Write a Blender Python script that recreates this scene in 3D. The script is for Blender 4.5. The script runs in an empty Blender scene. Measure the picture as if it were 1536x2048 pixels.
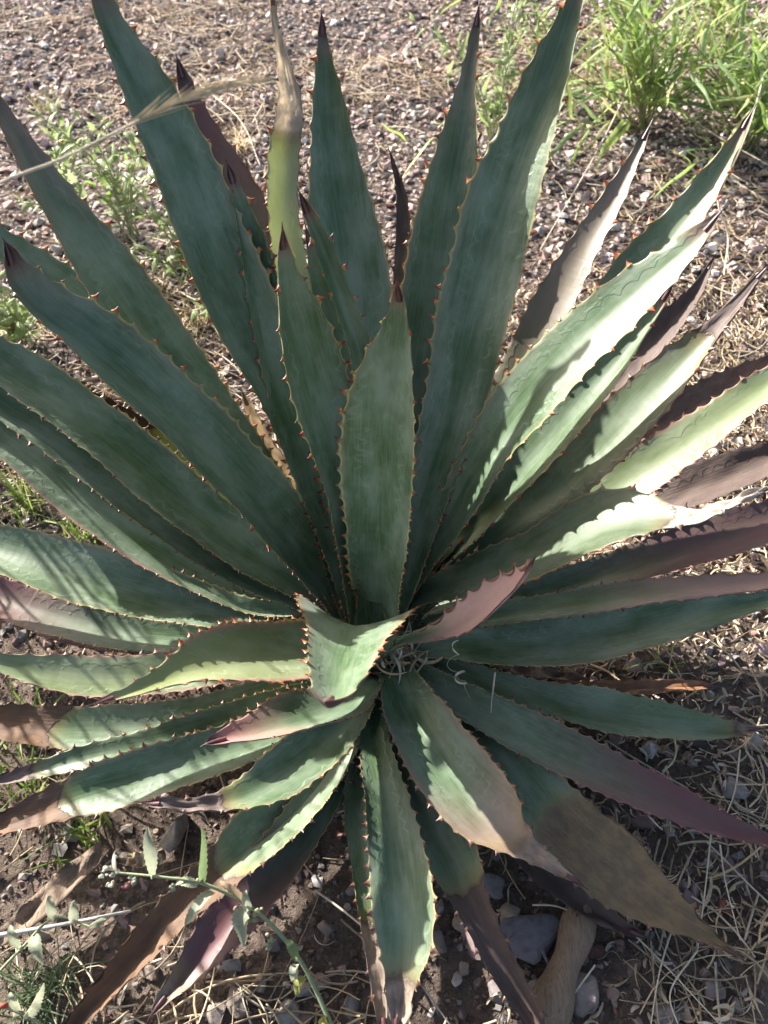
import bpy, bmesh, math, random
import numpy as np
from mathutils import Vector, Matrix
from mathutils.bvhtree import BVHTree

# ------------------------------------------------------------------ camera, sky, sun, exposure
SC = bpy.context.scene
COL = SC.collection
CAM_H, PITCH, FPX = 1.2, math.radians(52), 1538.0       # phone held above the plant, looking down
cam = bpy.data.cameras.new('camera')
cam.sensor_fit = 'VERTICAL'; cam.sensor_height = 34.62; cam.lens = 34.62 * FPX / 2048
cam.clip_start = 0.02; cam.clip_end = 400
cam.dof.use_dof = True; cam.dof.focus_distance = 1.12; cam.dof.aperture_fstop = 5.6
camo = bpy.data.objects.new('camera', cam); COL.objects.link(camo)
camo.location = (0, 0, CAM_H); camo.rotation_euler = (math.pi/2 - PITCH, 0, 0)
SC.camera = camo

SUN_AZ, SUN_EL = math.radians(137), math.radians(26)     # azimuth measured from +X towards +Y
sdir = Vector((math.cos(SUN_AZ)*math.cos(SUN_EL), math.sin(SUN_AZ)*math.cos(SUN_EL), math.sin(SUN_EL)))
world = bpy.data.worlds.new('World'); SC.world = world; world.use_nodes = True
wn = world.node_tree.nodes; wl = world.node_tree.links
for n in list(wn): wn.remove(n)
sky = wn.new('ShaderNodeTexSky'); sky.sky_type = 'NISHITA'; sky.sun_disc = False
sky.sun_elevation = SUN_EL; sky.sun_rotation = math.pi/2 - SUN_AZ
sky.air_density = 1.0; sky.dust_density = 4.0; sky.ozone_density = 0.5
bg = wn.new('ShaderNodeBackground'); bg.inputs['Strength'].default_value = 0.07
wo = wn.new('ShaderNodeOutputWorld')
wl.new(sky.outputs[0], bg.inputs[0]); wl.new(bg.outputs[0], wo.inputs[0])
sl = bpy.data.lights.new('sun', 'SUN'); sl.energy = 4.3; sl.angle = math.radians(0.55); sl.color = (1.0, 0.96, 0.90)
slo = bpy.data.objects.new('sun', sl); COL.objects.link(slo)
slo.rotation_euler = sdir.to_track_quat('Z', 'Y').to_euler()
SC.view_settings.view_transform = 'Standard'; SC.view_settings.look = 'None'
SC.view_settings.exposure = 2.0; SC.view_settings.gamma = 1.0; SC.view_settings.use_curve_mapping = False
SC.cycles.max_bounces = 8; SC.cycles.diffuse_bounces = 4; SC.cycles.use_denoising = True
SC.cycles.use_adaptive_sampling = True; SC.cycles.adaptive_threshold = 0.03

# ------------------------------------------------------------------ helpers
FW = np.array([0, math.cos(PITCH), -math.sin(PITCH)]); UP = np.array([0, math.sin(PITCH), math.cos(PITCH)])
RT = np.array([1.0, 0, 0]); EYE = np.array([0, 0, CAM_H])
def ray(x, y): return FW + RT*(x-768)/FPX - UP*(y-1024)/FPX
def depth_at(x, y, z): return (z-CAM_H)/ray(x, y)[2]
def at(x, y, z=0.0): return EYE + ray(x, y)*depth_at(x, y, z)      # photo point -> place at height z
def project(X):
    e = np.asarray(X) - EYE; d = e @ FW
    return np.stack([768+FPX*(e @ RT)/d, 1024-FPX*(e @ UP)/d, d], -1)
rng = np.random.default_rng(7); random.seed(7)
nrm = lambda v: v/np.maximum(np.linalg.norm(v, axis=-1, keepdims=True), 1e-9)
def smooth(a, b, x):
    t = np.clip((x-a)/(b-a), 0, 1); return t*t*(3-2*t)
class SinNoise:                                                  # cheap smooth noise
    def __init__(s, seed, freq, dim=2, n=9):
        r = np.random.default_rng(seed); k = nrm(r.normal(size=(n, dim)))
        s.k = k*freq*r.uniform(.5, 1.6, (n, 1)); s.p = r.uniform(0, 6.28, n); s.n = n
    def __call__(s, P): return np.sin(np.asarray(P) @ s.k.T + s.p).sum(-1)/math.sqrt(s.n/2)/1.6
g1, g2, g3 = SinNoise(1, 2.2), SinNoise(2, 9), SinNoise(3, 34)
def gz(x, y):
    P = np.stack([x, y], -1)
    near = np.exp(-((P[..., 0])**2 + (P[..., 1]-.45)**2)/.5)
    return .012*g1(P) + .006*g2(P) + .0025*g3(P)*(1+near) - .012
def catmull(P, n):
    P = np.asarray(P, float); d = np.r_[0, np.cumsum(np.maximum(np.linalg.norm(np.diff(P[:, :3], axis=0), axis=1), 1e-6)**.5)]
    Q = np.vstack([2*P[0]-P[1], P, 2*P[-1]-P[-2]]); dd = np.r_[d[0]-(d[1]-d[0]), d, d[-1]+(d[-1]-d[-2])]
    m = np.zeros_like(Q)
    for i in range(1, len(Q)-1):
        a, b = dd[i]-dd[i-1], dd[i+1]-dd[i]
        m[i] = ((Q[i]-Q[i-1])/a*b + (Q[i+1]-Q[i])/b*a)/(a+b)
    x = np.linspace(0, d[-1], n); out = np.zeros((n, P.shape[1]))
    for j, t in enumerate(x):
        i = min(max(np.searchsorted(d, t, 'right')-1, 0), len(d)-2); h = d[i+1]-d[i]; u = (t-d[i])/h; k = i+1
        out[j] = (2*u**3-3*u*u+1)*Q[k] + (u**3-2*u*u+u)*h*m[k] + (-2*u**3+3*u*u)*Q[k+1] + (u**3-u*u)*h*m[k+1]
    return out
def resample(P, n):
    d = np.r_[0, np.cumsum(np.linalg.norm(np.diff(P[:, :3], axis=0), axis=1))]
    x = np.linspace(0, d[-1], n)
    return np.stack([np.interp(x, d, P[:, k]) for k in range(P.shape[1])], -1), x

def mesh_np(name, V, Fc, mat, attrs=None, cols=None, uv=None, smooth_=True):
    """V (n,3); Fc (m,3) or (m,4) int array"""
    me = bpy.data.meshes.new(name); V = np.asarray(V, np.float32); Fc = np.asarray(Fc, np.int32)
    k = Fc.shape[1]
    me.vertices.add(len(V)); me.vertices.foreach_set('co', V.ravel())
    me.loops.add(Fc.size); me.loops.foreach_set('vertex_index', Fc.ravel())
    me.polygons.add(len(Fc)); me.polygons.foreach_set('loop_start', np.arange(0, Fc.size, k, dtype=np.int32))
    me.polygons.foreach_set('loop_total', np.full(len(Fc), k, np.int32))
    me.polygons.foreach_set('use_smooth', np.full(len(Fc), smooth_, bool))
    for a, val in (attrs or {}).items():
        at_ = me.attributes.new(a, 'FLOAT', 'POINT'); at_.data.foreach_set('value', np.asarray(val, np.float32).ravel())
    for a, val in (cols or {}).items():
        val = np.asarray(val, np.float32)
        if val.shape[1] == 3: val = np.c_[val, np.ones(len(val), np.float32)]
        at_ = me.attributes.new(a, 'FLOAT_COLOR', 'POINT'); at_.data.foreach_set('color', val.ravel().astype(np.float32))
    if uv is not None:
        l = me.uv_layers.new(name='UVMap'); l.data.foreach_set('uv', np.asarray(uv, np.float32)[Fc.ravel()].ravel())
    me.materials.append(mat); me.update(calc_edges=True); me.validate()
    return me
def obj(name, me, parent=None, **props):
    o = bpy.data.objects.new(name, me); COL.objects.link(o)
    if parent is not None: o.parent = parent
    for k, v in props.items(): o[k] = v
    return o
def empty(name, loc, label, category, group=None):
    o = bpy.data.objects.new(name, None); COL.objects.link(o); o.location = loc; o.empty_display_size = .05
    o['label'] = label; o['category'] = category
    if group: o['group'] = group
    return o
def child(name, me, root, loc=None, **props):                    # mesh given in world space, parented to an empty
    o = obj(name, me, root, **props)
    o.location = -root.location if loc is None else loc
    return o
class Bag:                                                       # collects many small meshes into one
    def __init__(s): s.v = []; s.f = []; s.c = []; s.n = 0
    def add(s, V, F, c):
        s.v.append(V); s.f.append(np.asarray(F)+s.n); s.n += len(V)
        c = np.asarray(c, float); s.c.append(np.tile(c, (len(V), 1)) if c.ndim == 1 else c)
    def mesh(s, name, mat, smooth_=True): return mesh_np(name, np.vstack(s.v), np.vstack(s.f), mat, cols={'col': np.vstack(s.c)}, smooth_=smooth_)
def tube(P, R, sides=5):
    """tapered tube along P (n,3) with radii R (n)"""
    P = np.asarray(P, float); n = len(P); R = np.broadcast_to(np.asarray(R, float), (n,))
    T = nrm(np.gradient(P, axis=0)); a = np.array([0, 0, 1.0]) if abs(T[0][2]) < .9 else np.array([1.0, 0, 0])
    U = np.zeros((n, 3)); u = nrm(np.cross(a, T[0]))
    for i in range(n): u = nrm(u - T[i]*(u @ T[i])); U[i] = u
    B = np.cross(T, U); th = np.arange(sides)/sides*2*math.pi
    V = P[:, None] + R[:, None, None]*(np.cos(th)[None, :, None]*U[:, None] + np.sin(th)[None, :, None]*B[:, None])
    i = np.arange(n-1)[:, None]*sides; j = np.arange(sides)[None]; k = (j+1) % sides
    F = np.stack([i+j, i+k, i+sides+k, i+sides+j], -1).reshape(-1, 4)
    return V.reshape(-1, 3), F
def blade(P, Wd, Wv, fold=.25, nseg=None):
    """thin leaf: centre line P (n,3), half widths Wd (n), side vectors Wv (n,3); 3 verts across, V-folded"""
    P = np.asarray(P, float); n = len(P); T = nrm(np.gradient(P, axis=0)); Wv = nrm(Wv - T*(Wv*T).sum(1, keepdims=True)); N = np.cross(Wv, T)
    w = np.asarray(Wd)[:, None]
    V = np.stack([P-Wv*w+N*w*fold, P, P+Wv*w+N*w*fold], 1).reshape(-1, 3)
    i = np.arange(n-1)[:, None]*3; j = np.arange(2)[None]
    F = np.stack([i+j, i+j+1, i+j+4, i+j+3], -1).reshape(-1, 4)
    return V, F

# ------------------------------------------------------------------ materials
class NT:
    def __init__(s, name):
        s.m = bpy.data.materials.new(name); s.m.use_nodes = True; s.t = s.m.node_tree; s.t.nodes.clear()
        s.out = s.n('ShaderNodeOutputMaterial')
    def n(s, typ, **kw):
        x = s.t.nodes.new(typ)
        for k, v in kw.items(): setattr(x, k, v)
        return x
    def link(s, a, b): s.t.links.new(a, b)
    def val(s, sock, v):
        if hasattr(v, 'is_linked') or hasattr(v, 'links'): s.link(v, sock)
        else: sock.default_value = v
    def math(s, op, a, b=0.0, c=0.0, clamp=False):
        x = s.n('ShaderNodeMath', operation=op, use_clamp=clamp)
        for i, v in enumerate((a, b, c)): s.val(x.inputs[i], v)
        return x.outputs[0]
    def step(s, a, b, x):
        m = s.n('ShaderNodeMapRange', interpolation_type='SMOOTHSTEP'); s.val(m.inputs[0], x); s.val(m.inputs[1], a); s.val(m.inputs[2], b)
        return m.outputs[0]
    def mix(s, f, a, b, mode='MIX'):
        x = s.n('ShaderNodeMix', data_type='RGBA', blend_type=mode); s.val(x.inputs[0], f)
        for i, v in ((6, a), (7, b)):
            if isinstance(v, tuple): v = (*v[:3], 1)
            s.val(x.inputs[i], v)
        return x.outputs[2]
    def noise(s, vec, scale, detail=3, rough=.55, dist=0):
        x = s.n('ShaderNodeTexNoise'); s.val(x.inputs['Scale'], scale); s.val(x.inputs['Detail'], detail); s.val(x.inputs['Roughness'], rough); s.val(x.inputs['Distortion'], dist)
        if vec is not None: s.link(vec, x.inputs['Vector'])
        return x.outputs['Fac']
    def attr(s, name, col=False):
        x = s.n('ShaderNodeAttribute', attribute_name=name); return x.outputs['Color'] if col else x.outputs['Fac']
    def scale(s, vec, sc, off=(0, 0, 0)):
        x = s.n('ShaderNodeMapping'); s.link(vec, x.inputs[0]); x.inputs['Scale'].default_value = sc; x.inputs['Location'].default_value = off
        return x.outputs[0]
    def pos(s): return s.n('ShaderNodeNewGeometry').outputs['Position']
    def bump(s, h, strength=.3, dist=.002, prev=None):
        x = s.n('ShaderNodeBump'); x.inputs['Strength'].default_value = strength; x.inputs['Distance'].default_value = dist; s.link(h, x.inputs['Height'])
        if prev is not None: s.link(prev, x.inputs['Normal'])
        return x.outputs[0]
    def princ(s, col, rough=.6, spec=.4, normal=None, sss=0, sss_r=(1, 1, 1), sss_s=.004, trans=0, tcol=None, sheen=0):
        p = s.n('ShaderNodeBsdfPrincipled'); s.val(p.inputs['Base Color'], col if not isinstance(col, tuple) else (*col, 1)); s.val(p.inputs['Roughness'], rough)
        s.val(p.inputs['Specular IOR Level'], spec)
        if normal is not None: s.link(normal, p.inputs['Normal'])
        if not isinstance(sss, (int, float)) or sss > 0:
            s.val(p.inputs['Subsurface Weight'], sss); p.inputs['Subsurface Radius'].default_value = sss_r; p.inputs['Subsurface Scale'].default_value = sss_s
        if sheen: p.inputs['Sheen Weight'].default_value = sheen; p.inputs['Sheen Roughness'].default_value = .45
        sh = p.outputs[0]
        if trans:
            t = s.n('ShaderNodeBsdfTranslucent'); s.val(t.inputs[0], tcol if tcol is not None else col)
            if normal is not None: s.link(normal, t.inputs[1])
            mx = s.n('ShaderNodeMixShader'); s.val(mx.inputs[0], trans); s.link(sh, mx.inputs[1]); s.link(t.outputs[0], mx.inputs[2]); sh = mx.outputs[0]
        s.link(sh, s.out.inputs[0]); return s.m

def mat_agave():
    k = NT('agave_skin'); uvn = k.n('ShaderNodeUVMap', uv_map='UVMap').outputs[0]
    sep = k.n('ShaderNodeSeparateXYZ'); k.link(uvn, sep.inputs[0]); S = sep.outputs[1]
    vn, dry, pink, yel, tone, rnd, edge = (k.attr(a) for a in ('vn', 'dry', 'pink', 'yel', 'tone', 'rnd', 'edge'))
    pcol, dcol = k.attr('pcol', True), k.attr('dcol', True)
    off = k.n('ShaderNodeCombineXYZ'); k.link(k.math('MULTIPLY', rnd, 37.0), off.inputs[2])
    add = k.n('ShaderNodeVectorMath', operation='ADD'); k.link(uvn, add.inputs[0]); k.link(off.outputs[0], add.inputs[1]); uv = add.outputs[0]
    bloom = k.noise(k.scale(uv, (30, 9, 1)), 1.0, 3, .6)
    cross = k.noise(k.scale(uv, (12, 75, 1)), 1.0, 2, .55)
    grain = k.noise(k.scale(uv, (950, 16, 1)), 1.0, 1, .6)
    blot = k.noise(k.scale(uv, (62, 34, 1)), 1.0, 4, .65)
    g = k.mix(k.step(.28, .76, k.math('ADD', bloom, k.math('ADD', k.math('MULTIPLY', k.math('SUBTRACT', cross, .5), .12), k.math('MULTIPLY', k.math('SUBTRACT', blot, .5), .22)))), (.044, .086, .030), (.160, .208, .142))
    g = k.mix(k.math('MULTIPLY', k.step(.42, .62, grain), .22), g, (.20, .255, .18))
    g = k.mix(yel, g, k.mix(bloom, (.19, .215, .075), (.28, .30, .145)))
    # imprints of the neighbouring leaf's toothed margin, pressed in while the leaf was in bud
    av = k.math('ABSOLUTE', vn); lines = None; press = None
    big = k.noise(k.scale(uv, (9, 6, 1)), 1.0, 1)
    warp = k.math('MULTIPLY', k.math('SUBTRACT', bloom, .5), .7)
    for i, (x0, sp, amp, w) in enumerate(((.34, .022, .17, .085), (.62, .028, .15, .07))):
        ph = k.math('ADD', k.math('MULTIPLY', S, math.pi/sp), k.math('ADD', k.math('MULTIPLY', rnd, 19.0+7*i), k.math('MULTIPLY', big, 9.0)))
        d = k.math('ADD', k.math('MULTIPLY', k.math('ABSOLUTE', k.math('SINE', ph)), amp), x0)
        dist = k.math('SUBTRACT', k.math('ADD', av, warp), d)
        ln = k.math('SUBTRACT', 1.0, k.step(0.0, w, k.math('ABSOLUTE', dist)))
        fade = k.math('MULTIPLY', k.step(.36, .54, blot), k.step(.42, .58, big if i else k.math('SUBTRACT', 1.0, big)))
        ln = k.math('MULTIPLY', ln, fade)
        pr = k.math('MULTIPLY', k.math('MULTIPLY', k.step(-.02, .05, dist), k.step(.42, .05, dist)), fade)
        press = pr if press is None else k.math('ADD', press, pr)
        lines = ln if lines is None else k.math('MAXIMUM', lines, ln)
    g = k.mix(k.math('MULTIPLY', lines, .22), g, (.25, .31, .24))
    pk = k.math('MULTIPLY', pink, k.math('ADD', .45, k.math('MULTIPLY', bloom, 1.1)), clamp=True)
    g = k.mix(pk, g, pcol)
    rim = k.math('MULTIPLY', k.step(.87, .955, av), edge)
    g = k.mix(rim, g, k.mix(pink, (.50, .50, .22), (.38, .15, .13)))
    dn = k.math('ADD', dry, k.math('ADD', k.math('MULTIPLY', k.math('SUBTRACT', blot, .5), .030), k.math('MULTIPLY', k.math('SUBTRACT', big, .5), .05)))
    pre = k.step(-.040, .002, dn); g = k.mix(k.math('MULTIPLY', pre, .55), g, (.20, .165, .055)); g = k.mix(k.math('MULTIPLY', k.step(-.014, .001, dn), .5), g, (.15, .085, .06))
    sw = k.math('ADD', .0012, k.math('MULTIPLY', k.attr('soft'), .016)); dfac = k.step(k.math('MULTIPLY', sw, -1.0), sw, dn)
    dline = k.math('SUBTRACT', 1.0, k.step(.0, .007, k.math('ABSOLUTE', dn)))
    streak = k.noise(k.scale(uv, (330, 14, 1)), 1.0, 3, .65)
    dc = k.mix(k.step(.34, .66, blot), dcol, k.mix(.5, dcol, (.05, .035, .03)))
    dc = k.mix(k.math('MULTIPLY', k.step(.5, .75, streak), .16), dc, k.mix(.35, dcol, (.55, .46, .36)))
    g = k.mix(dfac, g, dc)
    g = k.mix(k.math('MULTIPLY', dline, k.math('MULTIPLY', k.math('SUBTRACT', 1.0, k.attr('soft')), .6)), g, (.06, .04, .028))
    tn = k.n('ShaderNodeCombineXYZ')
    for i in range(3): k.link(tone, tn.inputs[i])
    g = k.mix(1.0, g, tn.outputs[0], 'MULTIPLY')  # per-leaf brightness: waxy bloom, plus sky light put into the colour on some leaves
    g = k.mix(k.math('MULTIPLY', k.step(.62, .72, blot), .22), g, (.14, .12, .09))
    hgt = k.math('ADD', k.math('MULTIPLY', grain, .16), k.math('ADD', k.math('MULTIPLY', press, .45), k.math('MULTIPLY', cross, .6)))
    hgt = k.math('ADD', hgt, k.math('MULTIPLY', dfac, k.math('ADD', k.math('MULTIPLY', streak, .8), k.math('MULTIPLY', blot, 1.0))))
    b = k.bump(hgt, .6, .0016)
    rough = k.math('ADD', k.math('MULTIPLY', bloom, .25), k.math('ADD', .34, k.math('MULTIPLY', dfac, .25)))
    tc = k.mix(1.0, g, k.mix(dfac, (1.12, 1.15, .92), (1.1, 1.08, 1.02)), 'MULTIPLY')
    return k.princ(g, rough, .44, b, trans=k.attr('thin'), tcol=tc, sheen=.05)
def mat_vcol(name, rough=.7, spec=.3, nscale=60, amt=.35, bumpd=.001, trans=0, stretch=(1, 1, 1), dark=(.03, .025, .02)):
    k = NT(name); c = k.attr('col', True); tc = k.n('ShaderNodeTexCoord').outputs['Object']
    n = k.noise(k.scale(tc, stretch), nscale, 4, .65)
    c2 = k.mix(k.math('MULTIPLY', k.step(.45, .75, n), amt), c, dark)
    c2 = k.mix(k.math('MULTIPLY', k.step(.5, .3, n), amt*.5), c2, k.mix(1.0, c, (1.5, 1.5, 1.5), 'MULTIPLY'))
    b = k.bump(n, .6, bumpd)
    return k.princ(c2, rough, spec, b, trans=trans, tcol=c2)
def mat_spine():
    k = NT('agave_spine'); return k.princ(k.attr('col', True), .38, .5, None, .15, (1, .4, .2), .002)
def mat_soil():
    k = NT('soil'); p = k.pos()
    a, b, c, d = k.noise(p, 3.0, 5, .6), k.noise(p, 38, 6, .7), k.noise(p, 160, 5, .7), k.noise(p, 600, 3)
    col = k.mix(k.step(.35, .65, a), (.155, .115, .09), (.25, .195, .158))
    col = k.mix(k.step(.4, .72, b), col, (.072, .052, .040))
    col = k.mix(k.math('MULTIPLY', k.step(.55, .7, c), .7), col, (.29, .235, .19))
    v = k.n('ShaderNodeTexVoronoi'); v.inputs['Scale'].default_value = 55; k.link(p, v.inputs['Vector'])
    sp = k.n('ShaderNodeSeparateXYZ'); k.link(p, sp.inputs[0]); sc_ = k.n('ShaderNodeSeparateXYZ'); k.link(v.outputs['Color'], sc_.inputs[0])
    grav = k.step(.9, 1.5, k.math('ADD', sp.outputs[1], k.math('MULTIPLY', k.math('ABSOLUTE', sp.outputs[0]), .6)))
    peb = k.mix(k.step(.3, 1.0, sc_.outputs[0]), k.mix(sc_.outputs[1], (.30, .215, .19), (.22, .19, .18)), (.48, .40, .35))
    peb = k.mix(k.step(.25, .6, v.outputs['Distance']), peb, (.10, .075, .06))
    col = k.mix(k.math('MULTIPLY', grav, .85), col, peb)
    b = k.math('SUBTRACT', b, k.math('MULTIPLY', grav, k.math('MULTIPLY', v.outputs['Distance'], 1.2)))
    h = k.math('ADD', k.math('MULTIPLY', b, 1.0), k.math('ADD', k.math('MULTIPLY', c, .5), k.math('MULTIPLY', d, .15)))
    return k.princ(col, .93, .15, k.bump(h, 1.0, .022))
M_AG = mat_agave(); M_SP = mat_spine(); M_SOIL = mat_soil()
M_ST = mat_vcol('stone', .85, .25, 90, .42, .002)
M_STRAW = mat_vcol('straw', .62, .3, 200, .3, .0006, trans=.12)
M_LEAF = mat_vcol('weed_leaf', .5, .35, 220, .22, .0006, trans=.45, dark=(.03, .06, .01))
M_STEM = mat_vcol('stem', .65, .3, 300, .3, .0006, dark=(.05, .06, .03))
M_WOOD = mat_vcol('dead_wood', .85, .2, 70, .6, .004, stretch=(5, .5, 5), dark=(.06, .04, .03))
# ------------------------------------------------------------------ the ground
xs = np.r_[-60, -30, -15, -8, -5, np.linspace(-3, 3, 230), 5, 8, 15, 30, 60]
ys = np.r_[-60, -25, -10, -4, -2, np.linspace(-.8, 5.2, 240), 7, 10, 18, 35, 60, 120]
X, Y = np.meshgrid(xs, ys); Z = gz(X, Y)
nx = len(xs); i = np.arange(len(ys)-1)[:, None]*nx; j = np.arange(nx-1)[None]
F = np.stack([i+j, i+j+1, i+j+nx+1, i+j+nx], -1).reshape(-1, 4)
obj('ground', mesh_np('ground', np.stack([X, Y, Z], -1).reshape(-1, 3), F, M_SOIL), kind='structure')

# ------------------------------------------------------------------ the agave
AGAVE_C = Vector((-.02, .62, 0.0))
agave = empty('agave_plant', AGAVE_C, 'large blue-green agave rosette with red-toothed leaves spreading over the ground', 'agave')
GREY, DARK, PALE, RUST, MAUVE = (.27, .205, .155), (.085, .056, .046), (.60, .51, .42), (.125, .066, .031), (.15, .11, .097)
PK, PD = (.33, .15, .15), (.115, .048, .050)
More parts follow.
